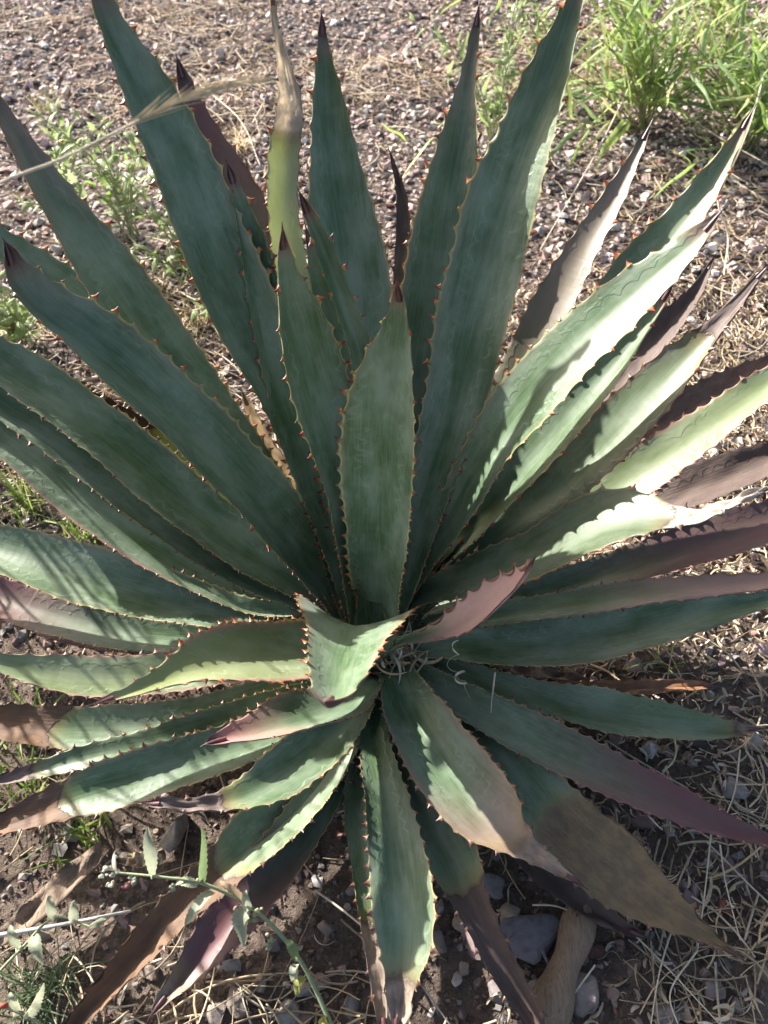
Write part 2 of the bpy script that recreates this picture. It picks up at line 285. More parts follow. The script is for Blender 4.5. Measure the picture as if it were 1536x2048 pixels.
# name, options, (x, y, half width) stations from the base to the tip
LEAVES = [
 ('A1', dict(zb=0.12, zt=0.88, bulge=0.02),
  [(700, 1185, 36),(632, 960, 43),(566, 790, 53),(490, 620, 76),(430, 480, 76),(376, 335, 72),(300, 180, 57),(225, 40, 32),(185, -45, 12),(168, -85, 0)]),
 ('A2', dict(zb=0.1, zt=0.72, bulge=0.02, pink=(.45,.85), pcol=PD),
  [(690, 1180, 35),(600, 700, 50),(515, 460, 48),(452, 335, 42),(395, 225, 28),(365, 150, 12),(353, 112, 0)]),
 ('A3', dict(zb=0.14, zt=0.68, bulge=0.0, chan=.55),
  [(705, 1185, 32),(650, 1010, 42),(590, 830, 46),(545, 660, 45),(518, 530, 38),(490, 430, 26),(466, 360, 12),(453, 322, 0)]),
 ('A4', dict(zb=0.12, zt=0.84, bulge=0.02, soft=.7, yel=.3, pink=(-.5,.85), pcol=(.42,.44,.29), dry=(590,262), dcol=(.74,.67,.57), dk=-.25, thick=.25, thin=.5, crumple=.003),
  [(715, 1180, 35),(640, 800, 42),(585, 540, 40),(567, 420, 38),(568, 310, 39),(580, 215, 33),(568, 130, 18),(553, 60, 10),(545, 0, 7),(540, -40, 0)]),
 ('A6', dict(zb=0.12, zt=0.8, bulge=0.02),
  [(740, 1180, 45),(738, 940, 62),(722, 700, 80),(702, 540, 84),(682, 420, 74),(668, 300, 55),(657, 200, 40),(648, 110, 20),(643, 22, 0)]),
 ('A7', dict(zb=0.16, zt=0.74, bulge=0.0, chan=.8),
  [(740, 1180, 25),(735, 850, 30),(728, 720, 30),(690, 600, 28),(645, 480, 22),(612, 415, 10),(597, 380, 0)]),
 ('A7b', dict(zb=0.16, zt=0.66, bulge=0.0, chan=.6),
  [(735, 1180, 25),(718, 850, 45),(700, 740, 46),(660, 630, 34),(632, 540, 18),(610, 447, 0)]),
 ('A5', dict(zb=0.15, zt=0.72, bulge=0.0, tone=1.25),  # tone raised to put extra sky light into the colour
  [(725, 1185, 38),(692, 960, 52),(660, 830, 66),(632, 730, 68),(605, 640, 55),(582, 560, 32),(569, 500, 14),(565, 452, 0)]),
 ('A8', dict(zb=0.11, zt=0.72, bulge=0.0, tone=1.5),  # tone: pale bloom, with the sky light it catches put into the colour
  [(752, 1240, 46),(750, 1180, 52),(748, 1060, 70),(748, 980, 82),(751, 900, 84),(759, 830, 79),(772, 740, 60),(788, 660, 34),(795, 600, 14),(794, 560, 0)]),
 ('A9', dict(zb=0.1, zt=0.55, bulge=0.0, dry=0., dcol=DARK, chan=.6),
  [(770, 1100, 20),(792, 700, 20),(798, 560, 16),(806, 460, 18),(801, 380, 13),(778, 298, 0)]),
 ('A10', dict(zb=0.12, zt=0.79, bulge=0.02, pink=(.85,.6), pm=.4),
  [(775, 1180, 42),(828, 820, 68),(866, 600, 75),(888, 450, 70),(905, 350, 57),(920, 255, 42),(934, 165, 25),(949, 75, 12),(959, 5, 0)]),
 ('A11', dict(zb=0.13, zt=0.885, bulge=0.02, wav=1.6, chan=.4),
  [(785, 1190, 40),(862, 950, 55),(900, 820, 66),(930, 690, 77),(962, 550, 80),(1000, 400, 78),(1046, 270, 67),(1097, 140, 50),(1145, 10, 24),(1185, -95, 0)]),
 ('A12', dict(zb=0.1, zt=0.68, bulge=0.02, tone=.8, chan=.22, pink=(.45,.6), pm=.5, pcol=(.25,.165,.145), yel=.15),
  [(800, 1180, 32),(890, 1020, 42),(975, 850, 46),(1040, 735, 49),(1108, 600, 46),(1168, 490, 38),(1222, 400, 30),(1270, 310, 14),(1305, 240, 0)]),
 ('A13', dict(zb=0.1, zt=0.72, bulge=0.02, chan=.4, yel=.15, pm=.55),
  [(815, 1170, 32),(1000, 930, 45),(1150, 720, 50),(1255, 560, 52),(1330, 470, 46),(1398, 385, 37),(1460, 295, 18),(1510, 212, 0)]),
 ('A14', dict(zb=0.13, zt=0.72, bulge=0.03, chan=.24),
  [(810, 1170, 26),(895, 1030, 40),(975, 890, 52),(1050, 790, 62),(1130, 700, 63),(1220, 618, 58),(1310, 540, 46),(1390, 475, 24),(1445, 420, 0)]),
 ('A14b', dict(zb=0.1, zt=0.6, bulge=0.02, wav=2.2),
  [(830, 1170, 30),(985, 990, 45),(1085, 875, 52),(1180, 760, 48),(1255, 670, 34),(1320, 600, 14),(1350, 560, 0)]),
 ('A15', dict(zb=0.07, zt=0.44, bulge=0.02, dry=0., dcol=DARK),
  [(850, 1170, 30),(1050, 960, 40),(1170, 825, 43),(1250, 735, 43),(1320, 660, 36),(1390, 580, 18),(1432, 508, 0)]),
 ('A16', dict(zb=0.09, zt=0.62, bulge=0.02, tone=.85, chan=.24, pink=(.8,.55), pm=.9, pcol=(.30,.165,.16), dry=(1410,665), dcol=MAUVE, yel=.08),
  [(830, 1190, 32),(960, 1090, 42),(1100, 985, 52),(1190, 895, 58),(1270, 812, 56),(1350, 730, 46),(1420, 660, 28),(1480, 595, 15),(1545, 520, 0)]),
 ('A17b', dict(zb=0.05, zt=0.36, bulge=0.02, dry=0., dcol=(.17,.105,.075)),
  [(900, 1180, 25),(1230, 900, 38),(1330, 840, 42),(1420, 785, 40),(1500, 742, 30),(1570, 705, 12),(1620, 680, 0)]),
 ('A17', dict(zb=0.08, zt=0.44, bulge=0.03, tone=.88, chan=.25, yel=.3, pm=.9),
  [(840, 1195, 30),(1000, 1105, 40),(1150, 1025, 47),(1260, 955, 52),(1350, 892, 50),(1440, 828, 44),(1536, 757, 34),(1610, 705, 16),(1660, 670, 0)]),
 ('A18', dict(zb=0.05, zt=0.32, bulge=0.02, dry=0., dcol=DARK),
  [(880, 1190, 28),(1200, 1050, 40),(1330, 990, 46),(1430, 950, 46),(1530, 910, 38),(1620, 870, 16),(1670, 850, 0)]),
 ('A20', dict(zb=0.06, zt=0.3, bulge=0.03, pink=(.45,.85), pcol=PD, pm=.6),
  [(850, 1215, 26),(1000, 1190, 32),(1120, 1172, 38),(1220, 1140, 42),(1320, 1108, 47),(1430, 1072, 50),(1536, 1035, 46),(1640, 990, 26),(1720, 955, 0)]),
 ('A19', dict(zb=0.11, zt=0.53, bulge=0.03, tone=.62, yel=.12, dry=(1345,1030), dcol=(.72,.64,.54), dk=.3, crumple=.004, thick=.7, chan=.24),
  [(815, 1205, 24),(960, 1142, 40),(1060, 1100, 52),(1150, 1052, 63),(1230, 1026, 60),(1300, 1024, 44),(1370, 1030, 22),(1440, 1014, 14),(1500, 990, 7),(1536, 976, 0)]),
 ('A22', dict(zb=0.07, zt=0.34, bulge=0.03, chan=.25, pink=(.55,.7), pm=.5, yel=.3),
  [(860, 1250, 22),(1000, 1226, 24),(1100, 1212, 28),(1200, 1196, 30),(1300, 1180, 30),(1400, 1172, 27),(1536, 1160, 20),(1640, 1148, 8),(1690, 1140, 0)]),
 ('A23', dict(zb=0.07, zt=0.24, bulge=0.03, pm=.3),
  [(840, 1290, 28),(1000, 1286, 46),(1130, 1276, 57),(1250, 1256, 54),(1350, 1236, 44),(1450, 1212, 32),(1536, 1194, 20),(1620, 1172, 8),(1670, 1160, 0)]),
 ('B1', dict(zb=0.12, zt=0.42, bulge=0.0, pink=(.3,.8), pm=.9, chan=.3, ts=.9, tooth=.034, scal=1.8, pcol=(.46,.27,.25), tone=1.15),  # pink and tone paled: light through and around the leaf put into the colour
  [(790, 1282, 10),(860, 1260, 20),(910, 1233, 32),(965, 1198, 35),(1020, 1158, 20),(1050, 1133, 9),(1068, 1117, 0)]),
 ('B2', dict(zb=0.1, zt=0.5, bulge=0.0, wcap=.095, chan=.42, pm=.5, ts=1.0),
  [(745, 1290, 40, 0.1),(722, 1225, 78, 0.2),(712, 1200, 100, 0.3),(700, 1248, 92, 0.38),(684, 1300, 78, 0.44),(674, 1350, 63, 0.48),(660, 1385, 38, 0.5),(650, 1404, 0, 0.51)]),
 ('B3', dict(zb=0.1, zt=0.46, bulge=0.03, yel=.55, pm=.8, ts=1.25, chan=.34),
  [(725, 1275, 40),(610, 1291, 62),(520, 1297, 66),(440, 1310, 60),(380, 1328, 45),(320, 1354, 26),(250, 1384, 13),(178, 1411, 0)]),
 ('B4', dict(zb=0.07, zt=0.27, bulge=0.03, chan=.22, yel=.3, pm=.8),
  [(720, 1290, 30),(600, 1302, 42),(450, 1325, 46),(300, 1347, 47),(200, 1352, 48),(100, 1343, 42),(0, 1324, 24),(-60, 1312, 10),(-95, 1306, 0)]),
 ('B5', dict(zb=0.05, zt=0.12, bulge=0.04, dry=(85,1450), dcol=RUST, dk=.9, pm=.4),
  [(710, 1325, 35),(560, 1385, 46),(430, 1425, 50),(320, 1443, 50),(200, 1452, 50),(100, 1450, 48),(0, 1442, 42),(-100, 1435, 24),(-180, 1430, 0)]),
 ('B6', dict(zb=0.08, zt=0.26, bulge=0.05, roll=(-14,-14), pink=(.7,.8), pm=.7, chan=.4),
  [(735, 1345, 36),(690, 1390, 48),(610, 1417, 48),(530, 1442, 36),(460, 1463, 22),(425, 1480, 10),(408, 1489, 0)]),
 ('B7b', dict(zb=0.03, zt=0.1, bulge=0.04, dry=(60,1545), dcol=MAUVE, pm=.4),
  [(700, 1360, 30),(450, 1440, 36),(300, 1482, 34),(200, 1503, 30),(100, 1530, 24),(0, 1558, 12),(-50, 1572, 0)]),
 ('B7', dict(zb=0.05, zt=0.12, bulge=0.05, dry=(110,1610), dcol=RUST, dk=.9, pm=.4),
  [(720, 1370, 35),(600, 1432, 46),(450, 1493, 52),(350, 1525, 54),(250, 1558, 55),(160, 1585, 50),(80, 1615, 40),(0, 1645, 28),(-90, 1672, 12),(-140, 1688, 0)]),
 ('B8', dict(zb=0.06, zt=0.2, bulge=0.05, dry=(450,1597), dcol=MAUVE, chan=.35, crumple=.003),
  [(725, 1375, 40),(680, 1445, 50),(620, 1500, 58),(555, 1550, 54),(490, 1585, 40),(410, 1606, 22),(340, 1606, 15),(275, 1603, 0)]),
 ('B9', dict(zb=0.05, zt=0.08, bulge=0.05, dry=(440,1730), dcol=RUST, chan=.75, yel=.1),
  [(725, 1390, 35),(645, 1530, 52),(575, 1605, 60),(505, 1668, 60),(432, 1742, 50),(355, 1812, 44),(285, 1890, 40),(210, 1972, 32),(130, 2065, 20),(90, 2115, 0)]),
 ('B10', dict(zb=0.04, zt=0.05, bulge=0.04, soft=.6, pink=(.5,.95), pcol=PD, dry=(345,1975), dcol=GREY),
  [(735, 1410, 35),(610, 1635, 52),(520, 1758, 58),(442, 1850, 56),(382, 1930, 40),(330, 1990, 20),(298, 2036, 0)]),
 ('C0', dict(zb=0.03, zt=0.06, bulge=0.04, dry=(735,1850), dcol=GREY),
  [(735, 1410, 28),(722, 1520, 32),(716, 1620, 34),(728, 1720, 34),(745, 1850, 30),(757, 1950, 25),(770, 2060, 14),(775, 2090, 0)]),
 ('C1', dict(zb=0.05, zt=0.08, bulge=0.06, dry=(797,1955), dcol=GREY, dk=-.3, crumple=.003),
  [(740, 1395, 30),(752, 1500, 38),(775, 1600, 52),(793, 1700, 64),(805, 1800, 71),(810, 1880, 64),(803, 1950, 44),(795, 2030, 26),(790, 2090, 0)]),
 ('C2', dict(zb=0.05, zt=0.06, bulge=0.06, dry=(945,1795), dcol=DARK, chan=.85),
  [(765, 1390, 35),(800, 1500, 46),(856, 1610, 58),(900, 1695, 60),(930, 1770, 50),(962, 1840, 40),(1000, 1920, 38),(1040, 1990, 34),(1085, 2070, 20),(1110, 2115, 0)]),
 ('C3', dict(zb=0.07, zt=0.14, bulge=0.07, soft=.5, dry=(1045,1680), dcol=GREY, dk=.6, pink=(.62,.6), pm=.6, crumple=.003),
  [(785, 1335, 35),(815, 1400, 58),(865, 1480, 76),(930, 1568, 84),(985, 1630, 74),(1040, 1680, 40),(1100, 1725, 22),(1172, 1776, 0)]),
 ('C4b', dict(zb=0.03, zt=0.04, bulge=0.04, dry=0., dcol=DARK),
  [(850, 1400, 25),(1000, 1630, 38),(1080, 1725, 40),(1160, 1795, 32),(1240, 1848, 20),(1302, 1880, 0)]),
 ('C4', dict(zb=0.05, zt=0.06, bulge=0.06, dry=(1110,1625), dcol=(.165,.118,.062), dk=-.35, soft=1., pm=.3),
  [(830, 1350, 32),(980, 1480, 46),(1060, 1565, 60),(1150, 1665, 76),(1245, 1745, 78),(1330, 1810, 54),(1410, 1866, 24),(1490, 1922, 0)]),
 ('C5', dict(zb=0.06, zt=0.1, bulge=0.06, pink=(.5,.95), pcol=PD, pm=.6, tone=.9),
  [(810, 1340, 30),(930, 1400, 40),(1030, 1450, 50),(1130, 1500, 52),(1240, 1552, 50),(1350, 1602, 43),(1450, 1645, 31),(1536, 1677, 18),(1600, 1700, 0)]),
 ('C6', dict(zb=0.05, zt=0.09, bulge=0.04, dry=(1480,1455), dcol=GREY, yel=.2),
  [(830, 1310, 25),(1000, 1370, 32),(1120, 1400, 42),(1230, 1422, 48),(1350, 1440, 42),(1440, 1452, 28),(1535, 1458, 0)]),
 ('C7', dict(zb=0.02, zt=0.03, bulge=0.02, dry=0., dcol=(.27,.125,.055), ts=.4),
  [(950, 1360, 10),(1110, 1372, 14),(1210, 1374, 17),(1300, 1372, 18),(1390, 1368, 12),(1440, 1374, 0)]),
 ('D1', dict(zb=0.11, zt=0.77, bulge=0.02, pink=(.82,.6), pm=.4),
  [(680, 1185, 35),(545, 985, 42),(450, 850, 52),(370, 742, 63),(290, 640, 68),(212, 530, 62),(142, 430, 50),(78, 335, 40),(10, 228, 22),(-45, 150, 0)]),
 ('D2', dict(zb=0.12, zt=0.66, bulge=0.03, chan=.6, pink=(.9,.3)),
  [(675, 1185, 36),(632, 1122, 48),(540, 1000, 63),(468, 922, 67),(362, 815, 69),(245, 707, 64),(165, 640, 58),(105, 598, 50),(52, 548, 38),(25, 508, 17),(8, 480, 0)]),
 ('D3', dict(zb=0.11, zt=0.6, bulge=0.02),
  [(670, 1170, 35),(560, 1030, 50),(450, 880, 60),(320, 745, 60),(200, 635, 56),(100, 550, 50),(0, 475, 36),(-60, 430, 16),(-100, 400, 0)]),
 ('D4', dict(zb=0.1, zt=0.5, bulge=0.03),
  [(640, 1195, 32),(510, 1100, 52),(400, 1020, 60),(300, 935, 60),(200, 855, 58),(100, 780, 56),(0, 708, 50),(-80, 650, 28),(-140, 605, 0)]),
 ('D5', dict(zb=0.09, zt=0.44, bulge=0.03),
  [(630, 1200, 36),(500, 1130, 52),(400, 1072, 55),(300, 1000, 55),(200, 928, 52),(100, 858, 46),(0, 795, 38),(-80, 745, 20),(-140, 710, 0)]),
 ('D6', dict(zb=0.08, zt=0.36, bulge=0.03, pm=.85, chan=.6),
  [(640, 1220, 28),(520, 1193, 38),(420, 1148, 50),(310, 1083, 58),(200, 1010, 62),(100, 930, 62),(0, 845, 54),(-90, 765, 28),(-150, 715, 0)]),
 ('D7', dict(zb=0.08, zt=0.2, bulge=0.04, wav=1.5),
  [(650, 1240, 26),(500, 1226, 38),(400, 1206, 52),(300, 1183, 62),(200, 1153, 66),(100, 1122, 64),(0, 1092, 56),(-100, 1060, 32),(-180, 1035, 0)]),
 ('D8', dict(zb=0.06, zt=0.11, bulge=0.04, pink=(.6,.9), pcol=PD),
  [(660, 1258, 26),(450, 1270, 38),(300, 1262, 44),(200, 1246, 48),(100, 1222, 50),(0, 1190, 46),(-90, 1160, 26),(-150, 1140, 0)]),
 ('D9', dict(zb=0.04, zt=0.08, bulge=0.03, pink=(.5,.8), pm=.7),
  [(650, 1280, 20),(450, 1292, 24),(350, 1292, 24),(250, 1285, 24),(150, 1270, 24),(60, 1244, 18),(-20, 1205, 0)]),
 ('D10', dict(zb=0.07, zt=0.36, bulge=0.02, yel=.8, dry=(300,862), dcol=DARK, thick=.3, thin=.5),
  [(620, 1150, 20),(520, 1060, 28),(420, 968, 30),(350, 905, 28),(290, 855, 24),(230, 815, 14),(172, 778, 0)]),
 ('E1', dict(zb=0.07, zt=0.36, bulge=0.02, yel=.4, dry=(600,1010), dcol=PALE, thick=.3, thin=.6),
  [(660, 1130, 15),(605, 1020, 22),(570, 950, 24),(540, 900, 22),(510, 840, 18),(482, 778, 0)]),

]
TEETH = []          # (leaf object, matrix pieces)
leaf_bvh_v, leaf_bvh_f, nbv = [], [], 0
tooth_list = []
for li, (lid, o, pts) in enumerate(LEAVES):
    r = np.random.default_rng(100+li)
    q = np.array([p[:2] for p in pts], float); hp = np.array([p[2] for p in pts], float)
    seg = np.r_[0, np.cumsum(np.linalg.norm(np.diff(q, axis=0), axis=1))]; f = seg/seg[-1]
    if len(pts[1]) == 4: d = np.array([depth_at(p[0], p[1], p[3]) for p in pts])
    else:
        d0, d1 = depth_at(*q[0], o['zb']), depth_at(*q[-1], o['zt'])
        d = 1/((1-f)/d0 + f/d1); lam = f*d0/(f*d0+(1-f)*d1); d = d - o['bulge']*4*lam*(1-lam)
    M = np.array([EYE + ray(*a)*b for a, b in zip(q, d)])
    v = M[-1]-M[0]; A = np.array([v[0], v[1], 0]); A /= np.linalg.norm(A)
    if 'az' in o: A = np.array([math.cos(math.radians(o['az'])), math.sin(math.radians(o['az'])), 0])
    def frame(T, n):
        W0 = np.array([A[1], -A[0], 0.0]); W = nrm(W0 - T*(T @ W0)[:, None]); N = np.cross(W, T)
        s = np.sign(N[:, 2] - N @ A); s[s == 0] = 1; s = np.sign(s.sum()); N = N*s
        ro = np.radians(np.interp(np.linspace(0, 1, n), [0, 1], o.get('roll', (0, 0))))[:, None]
        W, N = W*np.cos(ro) + N*np.sin(ro), N*np.cos(ro) - W*np.sin(ro)
        return W, N
    T = nrm(np.gradient(M, axis=0)); W, N = frame(T, len(M))
    e = .004; pa, pb = project(M-W*e)[:, :2], project(M+W*e)[:, :2]; t2 = nrm(np.gradient(q, axis=0)); w2 = (pb-pa)/(2*e)
    s = np.abs(w2[:, 0]*t2[:, 1]-w2[:, 1]*t2[:, 0]); hw = hp/np.maximum(s, 1e-3); hw = np.minimum(hw, o.get('wcap', .075))
    if 'hw' in o: hw = hp/hp.max()*o['hw']
    # the foot of the leaf runs on into the short stem
    foot = M[0]*.25 + np.array([-.02, .605, max(.0, M[0][2]-.08)])*.75
    if len(pts[1]) != 4 and np.linalg.norm(foot-M[0]) > .02: M = np.vstack([foot, M]); hw = np.r_[max(hw[0], .03), hw]
    C5 = catmull(np.c_[M, hw], 240)
    L = np.linalg.norm(np.diff(C5[:, :3], axis=0), axis=1).sum(); n = int(np.clip(L/.0034, 60, 260))
    C5, S = resample(C5, n); Pc, hw = C5[:, :3], np.maximum(C5[:, 3], .0006)
    t = S/L; T = nrm(np.gradient(Pc, axis=0)); W, N = frame(T, n)
    for _ in range(3): W[1:-1] = nrm(W[:-2]+2*W[1:-1]+W[2:])
    N = np.cross(W, T)*np.sign((np.cross(W, T)*N).sum())
    # gentle sideways and lengthwise waviness of a real leaf
    wav = o.get('wav', 1.0); n1, n2, n3 = SinNoise(300+li, 16, 2), SinNoise(400+li, 55, 2), SinNoise(500+li, 30, 2)
    m = 15; vv = np.sin(np.linspace(-1, 1, m)*math.pi/2); vv = np.sign(vv)*np.abs(vv)**1.0
    # teeth along each margin: close together at the base, wider apart outwards
    dip = np.zeros((n, m)); tooth_s = {}
    for side in (-1, 1):
        sp0 = o.get('tooth', .026 if o['zt'] > .5 else .0195); pos = .05*L+r.uniform(0, .01); ts = []
        while pos < L*.955-.01:
            ts.append(pos); loc = pos/L
            pos += sp0*(.38 + .62*smooth(.02, .4, loc))*(1+.5*smooth(.55, .95, loc))*r.uniform(.72, 1.28)
        ts = np.array(ts); tooth_s[side] = ts
        ed = np.r_[ts[0]-.012, ts, ts[-1]+.03]; k = np.clip(np.searchsorted(ed, S)-1, 0, len(ed)-2)
        ph = np.clip((S-ed[k])/(ed[k+1]-ed[k]), 0, 1); gap = ed[k+1]-ed[k]
        amp = np.minimum(.0066, .24*gap)*o.get('scal', 1.0)*np.minimum(1, hw/.02)
        dd = amp*np.abs(np.sin(math.pi*ph))**.55
        dip[:, vv*side > 0] += dd[:, None]*np.abs(vv[vv*side > 0])[None]**7
    VV = vv[None]*(1 - dip/hw[:, None])
    ch = (o.get('chan', .44)*(1 + .9*smooth(.7, 1.0, t))*(1-.25*smooth(.25, 0, t)))[:, None]
    HW = hw[:, None]
    prof = -ch*HW*(1-np.abs(VV)**1.5)
    P2 = np.stack([np.broadcast_to(S[:, None], (n, m)), VV*.05], -1)
    env = (smooth(0, .12, t)*smooth(1, .9, t))[:, None]
    und = (.0020*n1(P2) + (.0042*n3(np.stack([np.broadcast_to(S[:, None], (n, m)), np.sign(vv)[None]*np.ones((n, 1))*.3], -1)) + .0012*n2(P2))*np.abs(vv)[None]**3)*wav*env*np.minimum(1, HW/.03)
    # ripple of a withered part
    drycol = o.get('dcol', GREY); dt = o.get('dry', 2.0)
    if isinstance(dt, tuple): dt = t[np.argmin(((project(Pc)[:, :2]-np.array(dt))**2).sum(1))]
    dryf = (S-dt*L)[:, None] + o.get('dk', .55)*HW*vv[None]**2*np.sign(dt+.5) if dt < 1.5 else np.full((n, m), -1.0)
    if 'drim' in o: dryf = np.maximum(dryf, (np.abs(vv)[None]*np.ones((n, 1)) - .9)*.05 + (t[:, None]-o['drim'])*.05)
    crk = SinNoise(600+li, 120, 2)(P2*np.array([1, 1.6]))*smooth(0, .03, dryf)*o.get('crumple', .0016)
    up = Pc[:, None] + W[:, None]*(VV*HW)[..., None] + N[:, None]*(prof+und+crk)[..., None]
    th = o.get('thick', 1.0)*((.0115*(1-.72*smooth(0, .5, t))*(1-.55*smooth(.75, 1, t)))[:, None]*(1-vv[None]**2)**.8 + .0013)*np.minimum(1, HW/.012+.12)
    lo = up - N[:, None]*th[..., None] - W[:, None]*(np.sign(vv)*np.abs(vv)**8)[None, :, None]*.0006
    V = np.concatenate([up.reshape(-1, 3), lo.reshape(-1, 3)])
    ii = np.arange(n-1)[:, None]*m; jj = np.arange(m-1)[None]
    flip = np.dot(np.cross(W[n//2], T[n//2]), N[n//2]) > 0
    Fu = np.stack([ii+jj, ii+jj+1, ii+m+jj+1, ii+m+jj], -1).reshape(-1, 4)
    if not flip: Fu = Fu[:, ::-1]
    nm = n*m; Fl = Fu[:, ::-1]+nm
    ring = np.r_[np.arange(n)*m, (n-1)*m+np.arange(1, m), (np.arange(n-1)[::-1])*m+m-1, np.arange(1, m-1)[::-1]]
    rn = np.roll(ring, -1); Fs = np.stack([ring, rn, rn+nm, ring+nm], -1)
    if flip: Fs = Fs[:, ::-1]
    Fall = np.vstack([Fu, Fl, Fs])
    one = np.ones((n, m)); tt = t[:, None]*one; a2 = np.abs(vv)[None]*one
    pnk = np.zeros((n, m)); p0, pa_ = o.get('pink', (1.2, 0)); pnk += pa_*smooth(p0-.12, p0+.25, tt + .10*(a2-.5))
    pnk = np.maximum(pnk, o.get('pm', .25)*smooth(.72, 1, a2)*smooth(.1, .5, tt)); pnk = np.maximum(pnk, .9*smooth(.925, .985, tt))
    two = lambda x: np.concatenate([x.ravel(), x.ravel()])
    pc = np.array(o.get('pcol', PK)); spn = smooth(.93, .985, tt)[..., None]
    pcv = pc*(1-spn) + np.array((.05, .028, .035))*spn
    name = 'leaf'
    me = mesh_np(name, V, Fall, M_AG, attrs=dict(vn=two(vv[None]*one), dry=two(dryf*one), pink=np.concatenate([pnk.ravel(), np.clip(pnk*1.15+o.get('back', .0), 0, 1).ravel()]),
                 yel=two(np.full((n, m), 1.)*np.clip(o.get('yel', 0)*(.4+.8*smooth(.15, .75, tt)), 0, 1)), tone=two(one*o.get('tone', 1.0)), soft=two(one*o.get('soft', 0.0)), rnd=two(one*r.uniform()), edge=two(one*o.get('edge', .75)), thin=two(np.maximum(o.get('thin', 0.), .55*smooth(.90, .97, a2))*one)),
                 cols=dict(pcol=np.vstack([pcv.reshape(-1, 3)]*2), dcol=np.tile(np.array(drycol), (2*nm, 1))), uv=np.stack([two(vv[None]*HW), two(S[:, None]*one)], -1))
    lf = child(name, me, agave)
    if 'label' in o: lf['label'] = o['label']
    leaf_bvh_v.append(V); leaf_bvh_f.append(Fall+nbv); nbv += len(V)
    # terminal spine: a tapering dark sheath over the last stretch of the leaf
    if o.get('spine', True):
        k0 = max(np.searchsorted(S, L-.030*o.get('spl', 1)), 2); kk = np.arange(k0, n, 2)
        cx = up[kk, m//2]*.6 + (up[kk, 0]+up[kk, -1])*.2 - N[kk]*th[kk, m//2][:, None]*.4
        P = np.vstack([cx, cx[-1] + T[-1]*.005]); R = np.r_[np.clip(hw[kk]*.62, .0009, .0034), .0002]
        R = np.minimum(R, np.linspace(R[0]*1.02, .0004, len(R))+.0006); R[-1] = .0002
        if len(P) > 3:
            Vs, Fsp = tube(P, R, 7); dk = np.linspace(0, 1, len(P)).repeat(7)[:, None]
            cs = np.array((.11, .045, .045))*(1-dk)+np.array((.022, .014, .017))*dk
            child('terminal_spine', mesh_np('terminal_spine', Vs, Fsp, M_SP, cols={'col': cs}), lf, (0, 0, 0))
    for side in (-1, 1):
        col = m-1 if side > 0 else 0
        for s_ in tooth_s[side]:
            k = int(np.clip(np.searchsorted(S, s_), 1, n-2)); base = up[k, col]*.5+lo[k, col]*.5
            out = nrm(W[k]*side + N[k]*r.uniform(0, .75) + T[k]*r.normal()*.38); al = T[k]
            size = o.get('ts', 1.0)*(.0068 if o['zt'] > .5 else .0056)*(1.0 if t[k] > .25 else .53+1.9*t[k])*r.uniform(.4, 1.5)*min(1, hw[k]/.018+.25)
            tooth_list.append((lf, base-out*.0012, al, out, size, t[k], 2 if dryf[k, col] > 0 else (0 if o['zt'] > .52 or lid[0] == 'B' and o['zt'] > .4 else 1)))

BV = BVHTree.FromPolygons(np.vstack(leaf_bvh_v).tolist(), np.vstack(leaf_bvh_f).tolist())
def hidden(p):
    p = Vector(p); dvec = Vector(EYE)-p; dist = dvec.length; dvec /= dist
    return BV.ray_cast(p+dvec*.004, dvec, dist)[0] is not None
# tooth: a flattened, slightly hooked cone (unit length along +Z, broad along X)
def tooth_mesh(kind):
    zz = np.array([-.15, .15, .45, .75, 1.0]); wx = np.array([.62, .42, .22, .11, .02]); wy = np.array([.22, .2, .13, .08, .02]); th = np.arange(6)/6*2*math.pi
    V = np.stack([wx[:, None]*np.cos(th)+(.22*zz**2)[:, None], wy[:, None]*np.sin(th), zz[:, None]*np.ones(6)], -1).reshape(-1, 3)
    i = np.arange(4)[:, None]*6; j = np.arange(6)[None]; kx = (j+1) % 6
    F = np.stack([i+j, i+kx, i+6+kx, i+6+j], -1).reshape(-1, 4)
    ramp = [(.22, .17, .09), (.17, .07, .045), (.09, .024, .022), (.045, .015, .016), (.024, .011, .013)] if kind == 1 else [(.26, .22, .08), (.34, .10, .03), (.27, .028, .02), (.12, .014, .015), (.04, .012, .014)] if kind == 0 else [(.16, .10, .06), (.12, .055, .04), (.06, .03, .026), (.03, .016, .016), (.02, .012, .013)]
    return V, F, np.repeat(np.array(ramp), 6, 0)
TM = [tooth_mesh(0), tooth_mesh(1), tooth_mesh(2)]
tooth_me = [mesh_np('tooth', V, F, M_SP, cols={'col': c}) for V, F, c in TM]
scored = []
for a in tooth_list:
    px = project(a[1]); vis = -20 < px[0] < 1556 and -20 < px[1] < 2068 and not hidden(a[1]+a[3]*a[4]*.8)
    scored.append((a[4]/px[2] if vis else 0.0, a))
order = sorted(range(len(scored)), key=lambda k: -scored[k][0]); bagt = Bag()
for rank, k in enumerate(order):
    lf, b, al, outv, size, tk, dr = scored[k][1]
    y = nrm(np.cross(outv, al)); x = np.cross(y, outv); R3 = np.stack([x, y, outv], 1)*size; kind = 1 if dr == 0 and (rank*7) % 10 < 2 else dr
    if rank < 300 and scored[k][0] > 0:
        to = obj('tooth', tooth_me[kind], lf)
        Mx = np.eye(4); Mx[:3, :3] = R3; Mx[:3, 3] = b; to.matrix_local = Matrix(Mx.tolist())
    else: bagt.add(TM[kind][0] @ R3.T + b, TM[kind][1], TM[kind][2])
child('teeth', bagt.mesh('teeth', M_SP), agave, kind='stuff')
